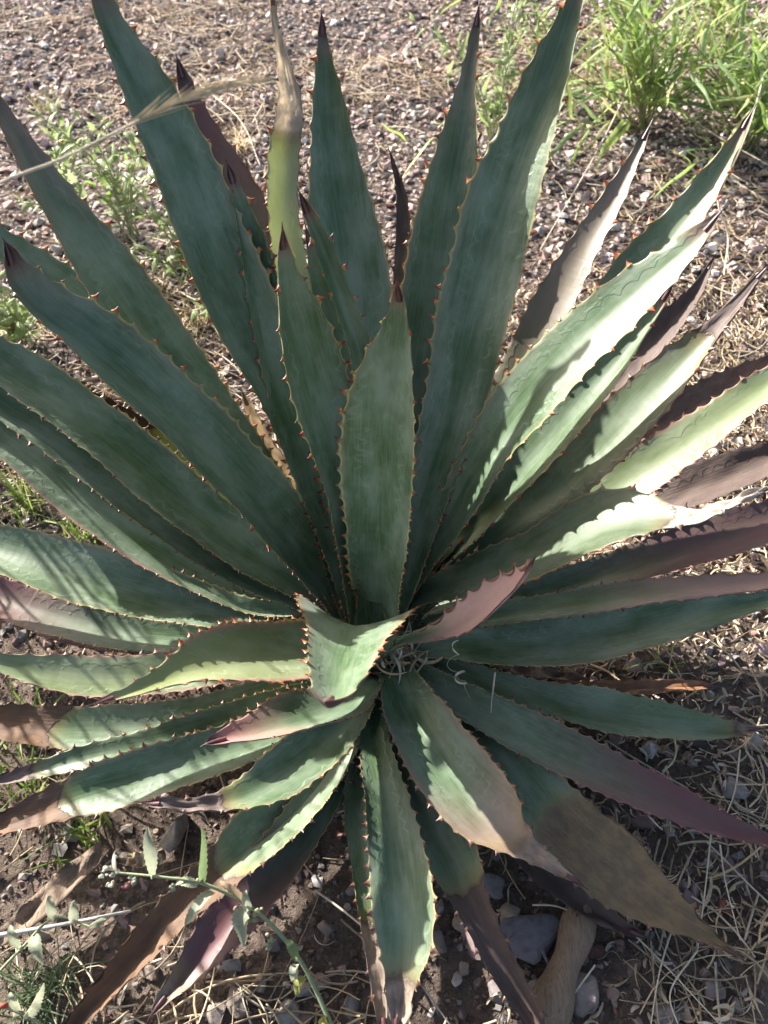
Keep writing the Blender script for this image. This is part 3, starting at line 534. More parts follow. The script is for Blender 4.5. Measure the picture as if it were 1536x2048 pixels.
# the short woody stem all leaves grow from
a = np.linspace(0, 1, 8); P = np.stack([np.full(8, -.02), .59+.03*a, -.03+.085*a], -1)
Vs, Fs = tube(P, np.array([.05, .062, .066, .066, .06, .05, .035, .0002]), 16)
child('stem', mesh_np('stem', Vs, Fs, M_WOOD, cols={'col': np.tile((.07, .05, .035), (len(Vs), 1))}), agave)
# ------------------------------------------------------------------ stones
def hull(seed, npts, flat):
    r = np.random.default_rng(seed); P = nrm(r.normal(size=(npts, 3)))*r.uniform(.75, 1.1, (npts, 1))*np.array([1, r.uniform(.65, .95), flat])
    bm = bmesh.new()
    for q_ in P: bm.verts.new(q_)
    h = bmesh.ops.convex_hull(bm, input=bm.verts[:]); bmesh.ops.delete(bm, geom=[g for g in h['geom_interior'] if isinstance(g, bmesh.types.BMVert)], context='VERTS')
    bmesh.ops.triangulate(bm, faces=bm.faces[:]); bm.verts.index_update()
    V = np.array([v.co[:] for v in bm.verts]); F = np.array([[v.index for v in f.verts] for f in bm.faces]); bm.free()
    return V, F
PROTO = [hull(40+i, 9+i % 5, .45+.05*(i % 6)) for i in range(16)]
PAL = np.array([(.32, .225, .205), (.35, .255, .235), (.28, .205, .19), (.285, .265, .25), (.24, .225, .215), (.37, .29, .225), (.40, .33, .27), (.50, .465, .43), (.20, .105, .085), (.12, .105, .10), (.34, .235, .20), (.29, .25, .22)])
PW = np.array([.15, .12, .12, .1, .1, .09, .08, .07, .04, .05, .05, .03]); PW /= PW.sum()
def rot_rand(r, tilt=.5):
    a, b, c = r.uniform(0, 6.28), r.normal()*tilt, r.normal()*tilt
    return np.array(Matrix.Rotation(a, 3, 'Z') @ Matrix.Rotation(b, 3, 'X') @ Matrix.Rotation(c, 3, 'Y'))
r = np.random.default_rng(11); stones = []
dens = SinNoise(21, 2.6)
def scatter(n, xr, yr, smin, smax, keep, pal_dark=1.0):
    for _ in range(n):
        x, y = r.uniform(*xr), r.uniform(*yr)
        if abs(x) > .66*(y+.35)+.55: continue
        if keep is not None and r.uniform() > keep(x, y): continue
        s_ = smin + (smax-smin)*r.beta(1.3, 4.5)
        stones.append((x, y, s_, r.integers(16), rot_rand(r, .55), PAL[r.choice(12, p=PW)]*r.uniform(.95, 1.65)*pal_dark, r.uniform(.05, .75)))
back = lambda x, y: float(smooth(.62, 1.25, y + .25*abs(x) + .12*dens(np.array([x, y]))))
scatter(31000, (-3.0, 3.0), (.6, 5.2), .008, .034, back)
scatter(34000, (-2.6, 2.6), (.6, 4.4), .004, .012, lambda x, y: back(x, y)*.9)
crumb = lambda x, y: float(1-smooth(.5, 1.2, y))
front = lambda x, y: float(1-smooth(.7, 1.3, y))*(.5+.5*float(smooth(-.4, .6, dens(np.array([x*2.5, y*2.5])))))
scatter(5200, (-1.1, 1.1), (-.25, 1.2), .0035, .016, front, .52)
scatter(1300, (-1.0, 1.0), (-.2, 1.0), .010, .032, front, .52)
n0 = len(stones); scatter(22000, (-1.0, 1.0), (-.2, 1.1), .0018, .009, crumb)
for k in range(n0, len(stones)): stones[k] = (*stones[k][:5], np.array((.15, .11, .085))*r.uniform(.6, 1.3), stones[k][6])
X_ = np.array([s_[0] for s_ in stones]); Y_ = np.array([s_[1] for s_ in stones]); GZ = gz(X_, Y_)
cand = []
for k, s_ in enumerate(stones):
    P_ = np.array([s_[0], s_[1], GZ[k]+s_[2]*.4]); px = project(P_)
    if 0 < px[0] < 1536 and 0 < px[1] < 2048: cand.append((s_[2]/px[2], k, P_))
cand.sort(key=lambda c: -c[0]); single = set()
for sc_, k, P_ in cand:
    if len(single) >= 285: break
    if not hidden(P_): single.add(k)
bag = Bag()
for k, (x, y, s_, pi_, R3, c, lift) in enumerate(stones):
    V, F = PROTO[pi_]; Vw = (V*s_) @ R3.T; Vw = Vw + np.array([x, y, GZ[k] + s_*.35*lift])
    if k in single:
        o_ = obj('gravel_stone', mesh_np('gravel_stone', Vw-np.array([x, y, GZ[k]]), F, M_ST, cols={'col': np.tile(c, (len(V), 1))}, smooth_=False)); o_.location = (x, y, GZ[k])
        if y > .85: o_['label'] = 'larger angular stone in the sunny gravel bed behind the agave'; o_['group'] = 'larger stones of the gravel bed'
        else: o_['label'] = 'small angular stone lying on the soil under the agave leaves'; o_['group'] = 'stones on the soil'
        o_['category'] = 'stone'
    else: bag.add(Vw, F, c)
obj('gravel', bag.mesh('gravel', M_ST, False), kind='stuff', label='pinkish brown and grey gravel covering the ground', category='gravel')

# bigger rocks lying on the soil
def rock(x, y, rad, col, label, group=None, flat=.55, seed=0, rz=None):
    rr = np.random.default_rng(900+seed); V, F = hull(900+seed, 16, flat)
    bm = bmesh.new(); vs = [bm.verts.new(v) for v in V]; [bm.faces.new([vs[i] for i in f]) for f in F]
    bmesh.ops.bevel(bm, geom=bm.edges[:], offset=.06, segments=1, affect='EDGES', profile=.5)
    bmesh.ops.triangulate(bm, faces=bm.faces[:])
    bmesh.ops.subdivide_edges(bm, edges=[e for e in bm.edges if e.calc_length() > .3], cuts=2, use_grid_fill=True)
    bmesh.ops.triangulate(bm, faces=bm.faces[:]); bm.verts.index_update()
    V = np.array([v.co[:] for v in bm.verts]); F = np.array([[v.index for v in f.verts] for f in bm.faces]); bm.free()
    V = V*(1+.035*SinNoise(seed+1, 7, 3)(V)+.02*SinNoise(seed+2, 21, 3)(V))[:, None]
    P_ = at(x, y, 0.0); d_ = np.linalg.norm(P_-EYE); s_ = rad/FPX*d_; a_ = rr.uniform(0, 6.28) if rz is None else rz
    Rz = np.array(Matrix.Rotation(a_, 3, 'Z') @ Matrix.Rotation(rr.normal()*.2, 3, 'X')); V = (V*s_) @ Rz.T
    z = float(gz(P_[0], P_[1])) - V[:, 2].min()*.62
    o_ = obj('rock', mesh_np('rock', V, F, M_ST, cols={'col': np.tile(np.array(col), (len(V), 1))}, smooth_=False)); o_.location = (P_[0], P_[1], z)
    o_['label'] = label; o_['category'] = 'rock'
    if group: o_['group'] = group
RG = ('fist-sized brown-grey rock half sunk in the soil in front of the agave', 'half-sunk brown-grey rocks')
rock(1070, 1872, 66, (.15, .145, .16), 'flat slate-grey slab of rock beside the dead wood', flat=.45, seed=1, rz=.2)
rock(345, 1655, 40, (.24, .215, .19), 'pale grey rock between the withered leaves and the flowering sprig', seed=2)
for k, (x, y, s_, c) in enumerate([(478, 2005, 34, (.22, .18, .15)), (430, 2030, 26, (.25, .21, .18)), (575, 2025, 30, (.25, .225, .195)), (640, 1960, 20, (.30, .23, .18)), (1160, 1985, 48, (.20, .165, .15)), (1080, 1990, 34, (.20, .185, .175)),
        (930, 1845, 26, (.27, .21, .175)), (880, 1880, 24, (.19, .16, .15)), (1300, 1745, 26, (.26, .175, .145)), (1385, 1640, 24, (.22, .21, .21)), (1470, 1580, 26, (.23, .215, .20)), (985, 1765, 30, (.21, .19, .175)),
        (1005, 1985, 30, (.19, .165, .155)), (960, 1900, 22, (.23, .19, .165)), (540, 1880, 20, (.20, .16, .14)), (700, 2010, 24, (.19, .165, .155)), (520, 1960, 22, (.27, .23, .20)), (290, 1935, 24, (.24, .19, .15)), (1430, 1980, 24, (.24, .19, .17)), (1330, 2030, 26, (.22, .19, .18)), (650, 1850, 18, (.18, .14, .12))]):
    rock(x, y, s_, c, *RG, seed=20+k)
rock(1455, 1815, 18, (.22, .085, .07), 'dark red rock beside the tip of the olive-brown leaf', seed=3)
rock(1245, 1890, 14, (.24, .15, .12), 'small reddish rock on the litter below the olive-brown leaf', seed=4)

# dead wood
P_ = np.array([at(1165, 1800, .02), at(1150, 1870, .022), at(1130, 1935, .02), at(1105, 2000, .018), at(1080, 2070, .015), at(1060, 2140, .01)])
C_ = catmull(P_, 40); V, F = tube(C_, np.linspace(.020, .030, 40)*(1+.15*SinNoise(5, 9, 1)(np.linspace(0, 1, 40)[:, None])), 14)
V = V + nrm(V-np.repeat(C_, 14, 0))*(.004*SinNoise(6, 90, 3)(V*np.array([1, .12, 1]))+.0012*SinNoise(7, 300, 3)(V*np.array([1, .1, 1])))[:, None]
obj('dead_wood', mesh_np('dead_wood', V, F, M_WOOD, cols={'col': np.tile((.21, .155, .11), (len(V), 1))}), label='weathered piece of dead wood lying on the soil beside the slab', category='wood')

# ------------------------------------------------------------------ dry litter
STR = np.array([(.56, .43, .26), (.48, .36, .225), (.61, .50, .34), (.40, .30, .195), (.64, .55, .42)])
bag = Bag(); r = np.random.default_rng(31)
def straw_line(x, y, z, L, a, bend, lift, n=6):
    t_ = np.linspace(-.5, .5, n); dx, dy = math.cos(a), math.sin(a)
    P = np.stack([x + dx*t_*L - dy*bend*(t_**2)*L, y + dy*t_*L + dx*bend*(t_**2)*L, np.zeros(n)], -1)
    P[:, 2] = gz(P[:, 0], P[:, 1]) + z + lift*(t_+.5)*L
    return P
cl = SinNoise(55, 4.2)
for _ in range(26000):
    x, y = r.uniform(-2.2, 2.2), r.uniform(-.15, 4.2)
    if abs(x) > .62*(y+.35)+.2: continue
    w = float(smooth(.15, .9, cl(np.array([x, y])) + (.5 if (x > .35 and y < 1.8) else 0) + (.4 if (x < -.35 and .7 < y < 1.9) else 0)))
    if r.uniform() > (.10+.90*w)*(.6 if y > 1.5 else 1.3): continue
    P = straw_line(x, y, r.uniform(.004, .026), r.uniform(.03, .16), r.uniform(0, 6.28), r.normal()*.5, r.normal()*.05)
    V, F = tube(P, r.uniform(.0008, .0022), 3); bag.add(V, F, STR[r.integers(5)]*r.uniform(.65, 1.1))
def curl(x, y, z, rad, turn, wid, r_, c):
    n = 11; th = np.linspace(0, turn, n); a = r_.uniform(0, 6.28); grow = np.linspace(1, r_.uniform(.5, 1.7), n)
    P = np.stack([np.cos(th+a)*rad*grow, np.sin(th+a)*rad*grow, np.linspace(0, r_.uniform(0, .012), n)], -1)
    R3 = rot_rand(r_, .45); P = P @ R3.T; P = P - P.mean(0); P[:, 2] -= P[:, 2].min(); P += np.array([x, y, z])
    Wv = np.tile(R3 @ nrm(np.array([r_.normal(), r_.normal(), 1.2])), (n, 1)); wd = wid*np.sin(np.linspace(.25, 2.9, n))**.6
    V, F = blade(P, wd, Wv, .45); bag.add(V, F, c)
for _ in range(9000):
    if r.uniform() < .72: x, y = r.uniform(.15, 1.15), r.uniform(-.05, 1.7)
    else: x, y = r.uniform(-1.1, .9), r.uniform(-.1, 1.7)
    if abs(x) > .62*(y+.35)+.2: continue
    if x < .3 and y < .6 and r.uniform() < .8: continue
    curl(x, y, float(gz(x, y))+r.uniform(0, .014), r.uniform(.007, .026), r.uniform(.5, 2.4), r.uniform(.0009, .0030), r, (STR[r.integers(5)]*.85+np.array((.06, .07, .08))*.6)*r.uniform(.6, 1.1))
obj('straw_litter', bag.mesh('straw_litter', M_STRAW), kind='stuff', label='curled dry leaf strips and broken straw littering the ground', category='litter')

# single dry stalks that stand out
def stalk(pts, rad, label, group=None, name='dry_stalk', col=(.60, .52, .40)):
    P = catmull(np.array([at(*p) for p in pts]), 26); V, F = tube(P, np.linspace(rad, rad*.55, 26), 5)
    o_ = obj(name, mesh_np(name, V, F, M_STRAW, cols={'col': np.tile(np.array(col), (len(V), 1))}), label=label, category='stalk')
    if group: o_['group'] = group
GS = ('thin dry stalk lying across the litter below the reddish lower leaf', 'fallen stalks on the litter')
for p in ([(1350, 1840, .01), (1320, 1940, .02), (1300, 2060, .012)], [(1140, 1750, .02), (1300, 1900, .02), (1450, 2060, .012)], [(1425, 1640, .03), (1410, 1780, .03), (1395, 1900, .02)], [(1440, 1690, .02), (1450, 1760, .03), (1480, 1880, .02)],
          [(1395, 1900, .02), (1340, 1990, .02), (1360, 2060, .02)], [(1190, 1930, .02), (1140, 2000, .02), (1100, 2070, .02)], [(1065, 1810, .02), (1110, 1812, .03), (1180, 1840, .02)], [(1480, 1500, .02), (1470, 1580, .02), (1440, 1660, .02)]):
    stalk(p, .0015, *GS)
GB = ('long fallen dry stalk lying on the gravel bed', 'fallen stalks on the gravel')
for p in ([(0, 62, .02), (50, 62, .025), (90, 68, .012)], [(1280, 130, .12), (1190, 310, .1), (1080, 500, .03)], [(1090, 250, .03), (1180, 200, .05), (1330, 170, .06)], [(720, 188, .02), (780, 186, .03), (860, 200, .02)], [(1240, 560, .02), (1380, 560, .02), (1490, 600, .02)],
          [(400, 170, .02), (480, 240, .02), (520, 330, .02)], [(260, 500, .04), (380, 430, .03), (480, 380, .02)], [(1330, 190, .08), (1400, 250, .06), (1536, 330, .05)], [(1536, 120, .2), (1480, 300, .2), (1420, 420, .02)], [(640, 190, .02), (700, 170, .02), (760, 190, .02)], [(120, 400, .02), (200, 500, .05), (240, 560, .02)]):
    stalk(p, .0026, *GB)
stalk([(1425, 345, .18), (1440, 420, .12), (1456, 470, .06), (1448, 550, .01)], .0035, 'pale forked dry stem standing behind the sunlit leaf', name='dry_twig', col=(.68, .62, .50))
stalk([(990, 1345, .12), (984, 1400, .10), (980, 1470, .09)], .0016, 'thin dry stalk hanging over the reddish lower leaf', name='dry_twig')
stalk([(-10, 1872, .03), (120, 1850, .035), (262, 1822, .04)], .0035, 'grey stick lying beside the flowering sprig', name='stick', col=(.42, .40, .38))
stalk([(630, 1780, .05), (710, 1840, .06), (810, 1930, .05), (900, 2050, .03)], .0018, 'bent dry stem crossing the green leaf below the crown', name='dry_twig', col=(.5, .42, .34))

# ------------------------------------------------------------------ fibres in the crown
def fibre_nest(x, y, z, spread, n, label, seed):
    global bag
    rr = np.random.default_rng(seed); bag = Bag(); c = at(x, y, z)
    for _ in range(n):
        q_ = c + rr.normal(size=3)*np.array([spread, spread*.8, spread*.22])
        curl(q_[0], q_[1], q_[2], rr.uniform(.014, .05), rr.uniform(.5, 2.2), rr.uniform(.0014, .0034), rr, STR[rr.integers(5)]*rr.uniform(.8, 1.2))
    obj('dry_fibre_nest', bag.mesh('dry_fibre_nest', M_STRAW), label=label, category='dry fibres', kind='thing')
fibre_nest(790, 1305, .07, .020, 70, 'nest of curled dry fibres in the heart of the agave', 1)
fibre_nest(575, 1185, .05, .016, 40, 'tan dry fibres caught between the shaded leaf bases', 2)
u_ = np.linspace(0, 1, 90); axis = catmull(np.array([at(915, 1280, .17), at(905, 1320, .15), at(918, 1350, .135), at(940, 1395, .12)]), 90)
rad_ = .010*np.sin(math.pi*np.clip(u_*1.15, 0, 1))**.7 + .001; ang_ = u_*23+1.5*np.sin(u_*9)
axis = axis + np.stack([np.cos(ang_)*rad_, np.sin(ang_)*rad_*.6, np.sin(ang_*.7)*rad_*.5], -1)
V, F = blade(axis, .0020*np.sin(np.linspace(.3, 2.9, 90)), np.stack([np.cos(ang_*.5), np.sin(ang_*.5), np.ones(90)*.8], -1), .3)
obj('dry_curl', mesh_np('dry_curl', V, F, M_STRAW, cols={'col': np.tile((.62, .53, .40), (len(V), 1))}), label='pale dry curl dangling over the dark green lower leaf', category='dry leaf strip')

# ------------------------------------------------------------------ green weeds
def leaf_shape(n, L, hw, droop, serr=0.0, tipp=.6):
    t_ = np.linspace(0, 1, n); w = hw*np.sin(math.pi*np.clip(t_, 0, 1)**tipp)**.9; w[0] = hw*.1; w[-1] = hw*.02
    if serr: w = w*(1+serr*np.where(np.arange(n) % 2 == 0, 1, -1)*np.sin(math.pi*t_))
    P = np.stack([t_*L, np.zeros(n), -droop*L*t_**2], -1)
    return blade(P, w, np.tile((0, 1.0, 0), (n, 1)), .3)
def leaf_protos(name, n, Lr, hwr, cols, serr, droop, seed):
    rr = np.random.default_rng(seed); out = []
    for k in range(n):
        V, F = leaf_shape(11, rr.uniform(*Lr), rr.uniform(*hwr), rr.uniform(*droop), serr)
        V = V + np.stack([0*V[:, 0], .004*np.sin(V[:, 0]*rr.uniform(30, 70)+k), .003*np.sin(V[:, 0]*rr.uniform(40, 90))], -1)
        out.append(mesh_np(name, V, F, M_LEAF, cols={'col': np.tile(np.array(cols[k % len(cols)])*rr.uniform(.8, 1.2), (len(V), 1))}))
    return out
def put_leaf(root, name, me, p, dirv, s_, rr):
    dirv = nrm(np.asarray(dirv, float)); up_ = nrm(np.array([0, 0, 1.0])+rr.normal(size=3)*.35); yv = nrm(np.cross(up_, dirv)); zv = np.cross(dirv, yv)
    o_ = obj(name, me, root); Mx = np.eye(4); Mx[:3, :3] = np.stack([dirv, yv, zv], 1)*s_; Mx[:3, 3] = np.asarray(p)-np.array(root.location); o_.matrix_local = Matrix(Mx.tolist())
def bush(name, label, cat, base, stems, protos, nleaf, rad, stem_col, seed, ang=(.5, 1.15), group=None, sc_=(.6, 1.15), z0=0.0):
    rr = np.random.default_rng(seed); b = at(*base, z0); b[2] = float(gz(b[0], b[1])) if z0 == 0 else z0
    root = empty(name, b.tolist(), label, cat, group)
    for (dx, dy, h) in stems:
        e_ = b + np.array([dx, dy, h]); mid = b*.5+e_*.5 + np.array([-dx*.12, -dy*.12, h*.12]) + rr.normal(size=3)*.01
        P = catmull(np.array([b+rr.normal(size=3)*np.array([.012, .012, 0]), mid, e_]), 14); V, F = tube(P, np.linspace(rad, rad*.4, 14), 5)
        child('stem', mesh_np('stem', V, F, M_STEM, cols={'col': np.tile(np.array(stem_col), (len(V), 1))}), root)
        T_ = nrm(np.gradient(P, axis=0)); az_ = rr.uniform(0, 6.28)
        for k in range(nleaf):
            u = .22+.78*(k+rr.uniform(0, .8))/nleaf; i_ = min(int(u*13), 13); az_ += 2.4+rr.normal()*.3
            a_ = rr.uniform(*ang); side = nrm(np.cross(T_[i_], np.array([math.cos(az_), math.sin(az_), .2])))
            put_leaf(root, 'leaf', protos[rr.integers(len(protos))], P[i_], T_[i_]*math.cos(a_)+side*math.sin(a_), rr.uniform(*sc_)*(1-.25*u), rr)
    return root
BR = leaf_protos('leaf', 10, (.17, .27), (.0072, .0115), [(.26, .38, .09), (.32, .43, .12), (.22, .33, .10), (.42, .44, .19), (.25, .36, .15)], 0, (.1, .45), 70)
def rs(n, seed, sp, h): rr = np.random.default_rng(seed); return [(rr.normal()*sp, rr.normal()*sp, rr.uniform(*h)) for _ in range(n)]
bush('narrow_leaved_bush', 'bright green bush with long narrow leaves growing from the gravel, widest of its kind', 'bush', (1290, 250), rs(24, 1, .32, (.06, .42)), BR, 11, .0032, (.22, .22, .10), 71)
bush('narrow_leaved_bush', 'smaller narrow-leaved bush behind the tip of the pink-edged leaf', 'bush', (1500, 290), rs(18, 2, .20, (.10, .36)), BR, 13, .003, (.22, .22, .10), 72)
bush('narrow_leaved_bush', 'dense narrow-leaved bush rising behind the widest bush', 'bush', (1450, 110), rs(20, 3, .44, (.10, .42)), BR, 11, .003, (.22, .22, .10), 73)
MW = leaf_protos('leaf', 6, (.045, .07), (.008, .0125), [(.28, .37, .14), (.32, .39, .18), (.24, .34, .11), (.34, .38, .22)], .22, (.1, .5), 80)
MWS = [((380, 560), rs(12, 11, .085, (.12, .36)), 'grey-green mallow weed between the two widest shaded leaves', 81), ((265, 470), rs(12, 12, .10, (.14, .40)), 'grey-green mallow weed with orange buds growing behind the pink-tipped leaf', 82), ((150, 430), rs(8, 13, .09, (.1, .3)), 'sparse mallow weed beside the pink-tipped leaf, on gravel', 83),
       ((985, 290), rs(11, 14, .10, (.2, .55)), 'tall mallow weed growing between two upright leaves', 84), ((1080, 190), rs(7, 15, .10, (.15, .45)), 'pale mallow weed growing beside the widest green bush', 85), ((40, 690), rs(8, 16, .07, (.08, .22)), 'low mallow weed under the shaded leaf with yellow rim', 86), ((470, 650), rs(5, 17, .05, (.08, .2)), 'small mallow weed deep between the shaded leaves', 87)]
ORG = []
for base, st, lab, sd in MWS:
    root = bush('mallow_weed', lab, 'weed', base, st, MW, 12, .0026, (.26, .29, .17), sd, (.6, 1.2))
    rr = np.random.default_rng(sd)
    if sd in (81, 82, 86):
        for k in range(5):
            dx, dy, h = st[k]; b = np.array(root.location)+np.array([dx, dy, h])*rr.uniform(.6, .95)+rr.normal(size=3)*.012; V, F = PROTO[k]
            child('bud', mesh_np('bud', V*.006+b, F, M_LEAF, cols={'col': np.tile((.55, .13, .04), (len(V), 1))}), root)
# grass
def grass_tuft(base, n, h, label, cols, seed, lean=.5, wid=.0018, dirn=None, name='grass_tuft', cat='grass', group=None):
    rr = np.random.default_rng(seed); b = at(*base, 0.0); b[2] = float(gz(b[0], b[1])); root = empty(name, b.tolist(), label, cat, group)
    for _ in range(n):
        L = rr.uniform(*h); a = rr.uniform(0, 6.28); l = rr.uniform(.1, lean); d_ = np.array([math.cos(a)*l, math.sin(a)*l, 1.0])
        if dirn is not None: d_ = d_ + np.array(dirn)*rr.uniform(.3, 1)
        d_ = nrm(d_); t_ = np.linspace(0, 1, 9)[:, None]; P = b + rr.normal(size=3)*np.array([.02, .02, 0]) + d_*L*t_ + np.array([d_[0]*.5, d_[1]*.5, -.55*rr.uniform(.2, 1)])*L*t_**2.2
        P[:, 2] = np.maximum(P[:, 2], b[2]+.004); W_ = np.tile(nrm(np.array([-d_[1], d_[0], .1])), (9, 1))
        V, F = blade(P, wid*(1-np.linspace(0, 1, 9)**2.2)+.0002, W_, .5)
        child('blade', mesh_np('blade', V, F, M_LEAF, cols={'col': np.tile(np.array(cols[rr.integers(len(cols))])*rr.uniform(.8, 1.2), (len(V), 1))}), root)
GG = [(.13, .22, .04), (.18, .28, .06), (.24, .27, .10)]
grass_tuft((60, 1010), 40, (.07, .20), 'green grass tuft below the shaded leaf with pale streak', GG, 91, .9)
grass_tuft((170, 1080), 34, (.06, .16), 'green grass tuft beside the pale-streaked shaded leaf, on litter', GG, 92, .9)
grass_tuft((30, 1470), 26, (.06, .18), 'green grass tuft among the rust-tipped lower leaves', GG, 93, .7)
grass_tuft((60, 1580), 26, (.06, .16), 'green grass tuft under the thin mauve-tipped leaf', GG, 94, .8)
grass_tuft((170, 1660), 22, (.05, .16), 'thin green grass below the rust-tipped leaf', GG, 95, .8)
grass_tuft((100, 215), 26, (.05, .14), 'small yellowish grass tuft alone on the gravel', [(.35, .32, .14), (.25, .28, .10)], 96, .7, .0014)
grass_tuft((1340, 1300), 12, (.05, .12), 'few green grass blades on the litter under the long green leaf', GG, 97, .9)
grass_tuft((70, 1990), 120, (.03, .10), 'feathery grey-green ground weed beside the flowering sprig', [(.10, .15, .07), (.15, .19, .11)], 98, 1.0, .001, name='feathery_weed', cat='weed')
grass_tuft((480, 290), 40, (.06, .18), 'straw-coloured dry grass tuft behind the withered upright leaf', [(.52, .41, .24), (.60, .50, .33)], 99, 1.2, .0012)
grass_tuft((400, 640), 40, (.05, .16), 'tangled dry grass under the small mallow weed', [(.45, .36, .2), (.38, .33, .15)], 100, 1.2, .0012)
# dry grass standing beside the plant; its stalks throw the thin shadow lines over the lower leaves
root = empty('dry_grass_clump', (-1.02, 1.0, float(gz(-1.02, 1.0))), 'clump of tall dry grass stalks beside the rust-tipped lower leaves', 'grass'); rr = np.random.default_rng(5)
for k in range(26):
    b = np.array([-1.02+rr.normal()*.10, 1.04+rr.normal()*.17, 0]); b[2] = float(gz(b[0], b[1])); h = rr.uniform(.45, .85)
    P = catmull(np.array([b, b+np.array([rr.normal()*.04, rr.normal()*.04, h*.5]), b+np.array([rr.normal()*.10-.02, rr.normal()*.10, h])]), 12); V, F = tube(P, np.linspace(.0036, .0020, 12), 5)
    child('stalk', mesh_np('stalk', V, F, M_STRAW, cols={'col': np.tile(STR[k % 5], (len(V), 1))}), root)

# arching grass stalk with a feathery seed head, close to the camera
P0 = [np.array([-1.0, .42, float(gz(-1.0, .42))]), np.array([-.78, .44, .55])]
P1 = [EYE+ray(*p)*d_ for *p, d_ in ((-60, 400, .60), (130, 315, .61), (280, 240, .62))]
stem_P = catmull(np.array(P0+P1), 40); root = empty('seed_head_grass', P0[0].tolist(), 'tan grass stalk with feathery seed head arching over the pink-tipped leaf', 'grass stalk')
V, F = tube(stem_P, np.linspace(.0022, .0010, 40), 6); child('stalk', mesh_np('stalk', V, F, M_STRAW, cols={'col': np.tile((.58, .50, .36), (len(V), 1))}), root)
HP = catmull(np.array([EYE+ray(*p)*d_ for *p, d_ in ((250, 256, .62), (330, 215, .625), (430, 178, .635), (530, 160, .65))]), 60); bag = Bag(); rr = np.random.default_rng(8); Th = nrm(np.gradient(HP, axis=0))
for k in range(150):
    u = rr.uniform(0, 1)**.9; i_ = min(int(u*58), 58); s_ = nrm(rr.normal(size=3)); L = .042*(1-.45*u)*rr.uniform(.5, 1.1)
    d_ = nrm(Th[i_]*1.0 + s_*.26*(1-.4*u)); Pq = HP[i_]+s_*.001 + d_*np.linspace(0, L, 4)[:, None]
    V, F = tube(Pq, np.linspace(.0004, .0001, 4), 3); bag.add(V, F, np.array((.72, .63, .46))*rr.uniform(.7, 1.15))
child('seed_head', bag.mesh('seed_head', M_STRAW), root)

# flowering mallow sprig in front
SP = catmull(np.array([at(672, 2070, .015), at(600, 1920, .06), at(512, 1822, .11), at(405, 1767, .15), at(330, 1755, .165), at(230, 1745, .17)]), 60)
root = empty('mallow_sprig', SP[0].tolist(), 'flowering mallow sprig leaning across the rust-brown withered leaf', 'sprig')
V, F = tube(SP, np.linspace(.0034, .0014, 60), 7); child('stem', mesh_np('stem', V, F, M_STEM, cols={'col': np.tile((.24, .28, .16), (len(V), 1))}), root)
def sprig_leaf(root, p0, p1, hw_px, col, roll=0.6, name='leaf'):
    a_, b_ = at(*p0), at(*p1); n = 23; t_ = np.linspace(0, 1, n)[:, None]; mid = np.array([0, 0, .012])
    P = a_*(1-t_)+b_*t_ + mid*np.sin(math.pi*t_); L = np.linalg.norm(b_-a_); hwm = hw_px/FPX*np.linalg.norm(a_-EYE)
    w = hwm*np.sin(math.pi*np.linspace(.03, 1, n)**.75)**.8*(1+.09*np.where(np.arange(n) % 2, 1, -1)); w[-1] = .0002
    d_ = nrm(b_-a_); W_ = nrm(np.cross(d_, nrm(EYE-a_))); W_ = W_*math.cos(roll)+np.cross(d_, W_)*math.sin(roll)
    P = P + W_*(.12*hw_px/FPX*np.sin(np.linspace(0, 7, n)+p0[0]))[:, None]; V, F = blade(P, w*.85, np.tile(W_, (n, 1)) + np.cross(d_, W_)*np.sin(np.linspace(0, 3.5, n)+p0[1])[:, None]*.5, .6); child(name, mesh_np(name, V, F, M_LEAF, cols={'col': np.tile(np.array(col), (len(V), 1))}), root)
GL = (.36, .39, .28)
for p0, p1, h, c, ro in (((306, 1755, .165), (297, 1652, .215), 13, GL, .4), ((405, 1765, .15), (404, 1650, .20), 13, (.19, .26, .12), .6), ((428, 1785, .14), (370, 1852, .13), 14, GL, .3), ((490, 1815, .12), (488, 1893, .09), 19, GL, .3), ((490, 1810, .12), (440, 1762, .15), 10, (.45, .34, .22), .5),
        ((496, 1825, .12), (492, 1780, .15), 9, GL, .5), ((594, 1918, .065), (575, 1880, .09), 11, (.20, .27, .13), .3), ((592, 1930, .06), (590, 1968, .045), 11, GL, .4), ((608, 1955, .055), (592, 1990, .04), 10, (.42, .42, .14), .3), ((655, 2040, .02), (640, 2050, .03), 9, (.45, .42, .13), .2), ((232, 1745, .17), (232, 1700, .20), 4, (.6, .58, .5), .3), ((395, 1770, .15), (350, 1770, .14), 10, GL, .5)):
    sprig_leaf(root, p0, p1, h, c, ro)
rr = np.random.default_rng(14)
for (x, y, z, n, sp, c) in ((222, 1745, .172, 16, .011, (.55, .55, .47)), (265, 1762, .168, 8, .008, (.45, .48, .36)), (252, 1768, .172, 4, .004, (.42, .20, .20)), (515, 1825, .118, 9, .009, (.42, .44, .26)), (397, 1762, .155, 3, .003, (.45, .44, .30)), (540, 1885, .09, 6, .007, (.36, .40, .25)), (345, 1775, .155, 3, .004, (.34, .38, .26)), (478, 1818, .12, 3, .004, (.5, .38, .30))):
    for _ in range(n):
        V, F = PROTO[rr.integers(16)]; q_ = at(x, y, z)+rr.normal(size=3)*sp*.6
        child('petal' if c[0] > .49 and c[1] < .2 else 'bud', mesh_np('bud', V*rr.uniform(.0028, .0055)*np.array([1, 1, 1.5])+q_, F, M_LEAF, cols={'col': np.tile(np.array(c)*rr.uniform(.8, 1.15), (len(V), 1))}), root)
SP2 = catmull(np.array([at(-40, 1985, .02), at(40, 1900, .05), at(110, 1835, .06), at(185, 1855, .06)]), 30)
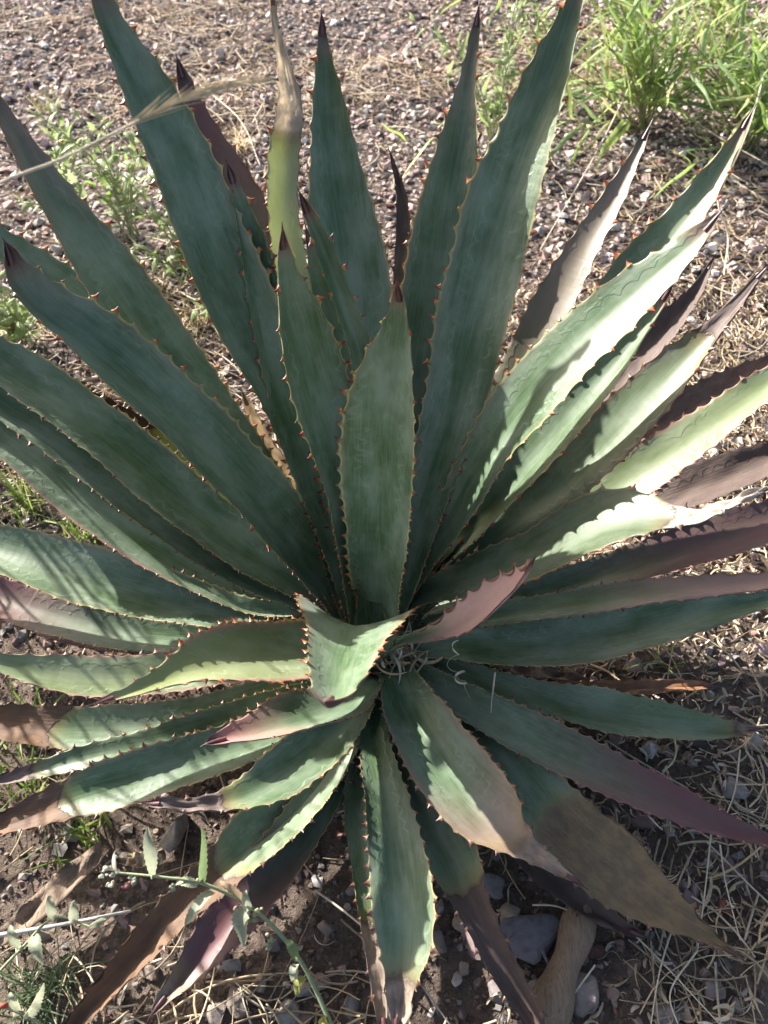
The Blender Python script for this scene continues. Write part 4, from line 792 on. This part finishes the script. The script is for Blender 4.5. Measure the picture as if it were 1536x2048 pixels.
root = empty('mallow_sprig', SP2[0].tolist(), 'thin mallow sprig trailing over the soil beside the grey stick', 'sprig')
V, F = tube(SP2, np.linspace(.0025, .0014, 30), 6); child('stem', mesh_np('stem', V, F, M_STEM, cols={'col': np.tile((.24, .28, .16), (len(V), 1))}), root)
for p0, p1, h in (((40, 1900, .05), (20, 1850, .07), 8), ((110, 1838, .06), (100, 1790, .08), 9), ((150, 1845, .06), (150, 1800, .08), 10), ((70, 1870, .055), (90, 1930, .05), 12), ((185, 1855, .06), (215, 1840, .06), 8)): sprig_leaf(root, p0, p1, h, GL)
SP3 = catmull(np.array([at(110, 2070, .01), at(60, 2035, .05), at(5, 2012, .07)]), 16)
root = empty('mallow_sprig', SP3[0].tolist(), 'short mallow shoot with a red bud beside the feathery weed', 'sprig')
V, F = tube(SP3, .002, 6); child('stem', mesh_np('stem', V, F, M_STEM, cols={'col': np.tile((.24, .28, .16), (len(V), 1))}), root)
V, F = PROTO[3]; child('bud', mesh_np('bud', V*.008+at(8, 2010, .072), F, M_LEAF, cols={'col': np.tile((.36, .10, .07), (len(V), 1))}), root)
for p0, p1, h in (((60, 2035, .05), (90, 1965, .09), 14), ((40, 2025, .055), (20, 1985, .08), 8)): sprig_leaf(root, p0, p1, h, GL)

# dead strap leaves fallen on the soil
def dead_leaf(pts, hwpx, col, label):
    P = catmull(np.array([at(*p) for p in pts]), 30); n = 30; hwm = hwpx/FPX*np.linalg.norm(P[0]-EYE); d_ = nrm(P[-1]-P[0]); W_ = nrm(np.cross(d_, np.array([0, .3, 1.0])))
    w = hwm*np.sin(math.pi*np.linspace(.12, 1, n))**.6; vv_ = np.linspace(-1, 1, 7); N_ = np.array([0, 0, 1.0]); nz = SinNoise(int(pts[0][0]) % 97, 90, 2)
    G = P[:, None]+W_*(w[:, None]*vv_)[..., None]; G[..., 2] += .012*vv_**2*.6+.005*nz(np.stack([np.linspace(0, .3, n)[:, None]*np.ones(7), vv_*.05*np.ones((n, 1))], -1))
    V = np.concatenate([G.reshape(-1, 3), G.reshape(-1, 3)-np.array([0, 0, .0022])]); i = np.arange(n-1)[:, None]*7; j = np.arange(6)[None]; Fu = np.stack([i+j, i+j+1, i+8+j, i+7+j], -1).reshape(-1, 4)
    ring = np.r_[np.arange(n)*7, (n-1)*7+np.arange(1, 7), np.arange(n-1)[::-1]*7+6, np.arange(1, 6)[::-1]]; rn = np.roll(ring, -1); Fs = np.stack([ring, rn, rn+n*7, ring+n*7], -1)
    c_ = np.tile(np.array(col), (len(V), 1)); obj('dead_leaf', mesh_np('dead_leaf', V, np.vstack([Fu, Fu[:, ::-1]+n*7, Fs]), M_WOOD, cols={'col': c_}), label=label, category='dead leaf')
dead_leaf([(215, 1690, .02), (130, 1770, .02), (40, 1850, .015), (-30, 1900, .01)], 24, (.20, .15, .11), 'brown dead strap leaf lying under the flowering sprig')
dead_leaf([(330, 1720, .02), (280, 1720, .02), (230, 1722, .015)], 14, (.36, .28, .19), 'tan dead leaf scrap beside the pale grey rock')
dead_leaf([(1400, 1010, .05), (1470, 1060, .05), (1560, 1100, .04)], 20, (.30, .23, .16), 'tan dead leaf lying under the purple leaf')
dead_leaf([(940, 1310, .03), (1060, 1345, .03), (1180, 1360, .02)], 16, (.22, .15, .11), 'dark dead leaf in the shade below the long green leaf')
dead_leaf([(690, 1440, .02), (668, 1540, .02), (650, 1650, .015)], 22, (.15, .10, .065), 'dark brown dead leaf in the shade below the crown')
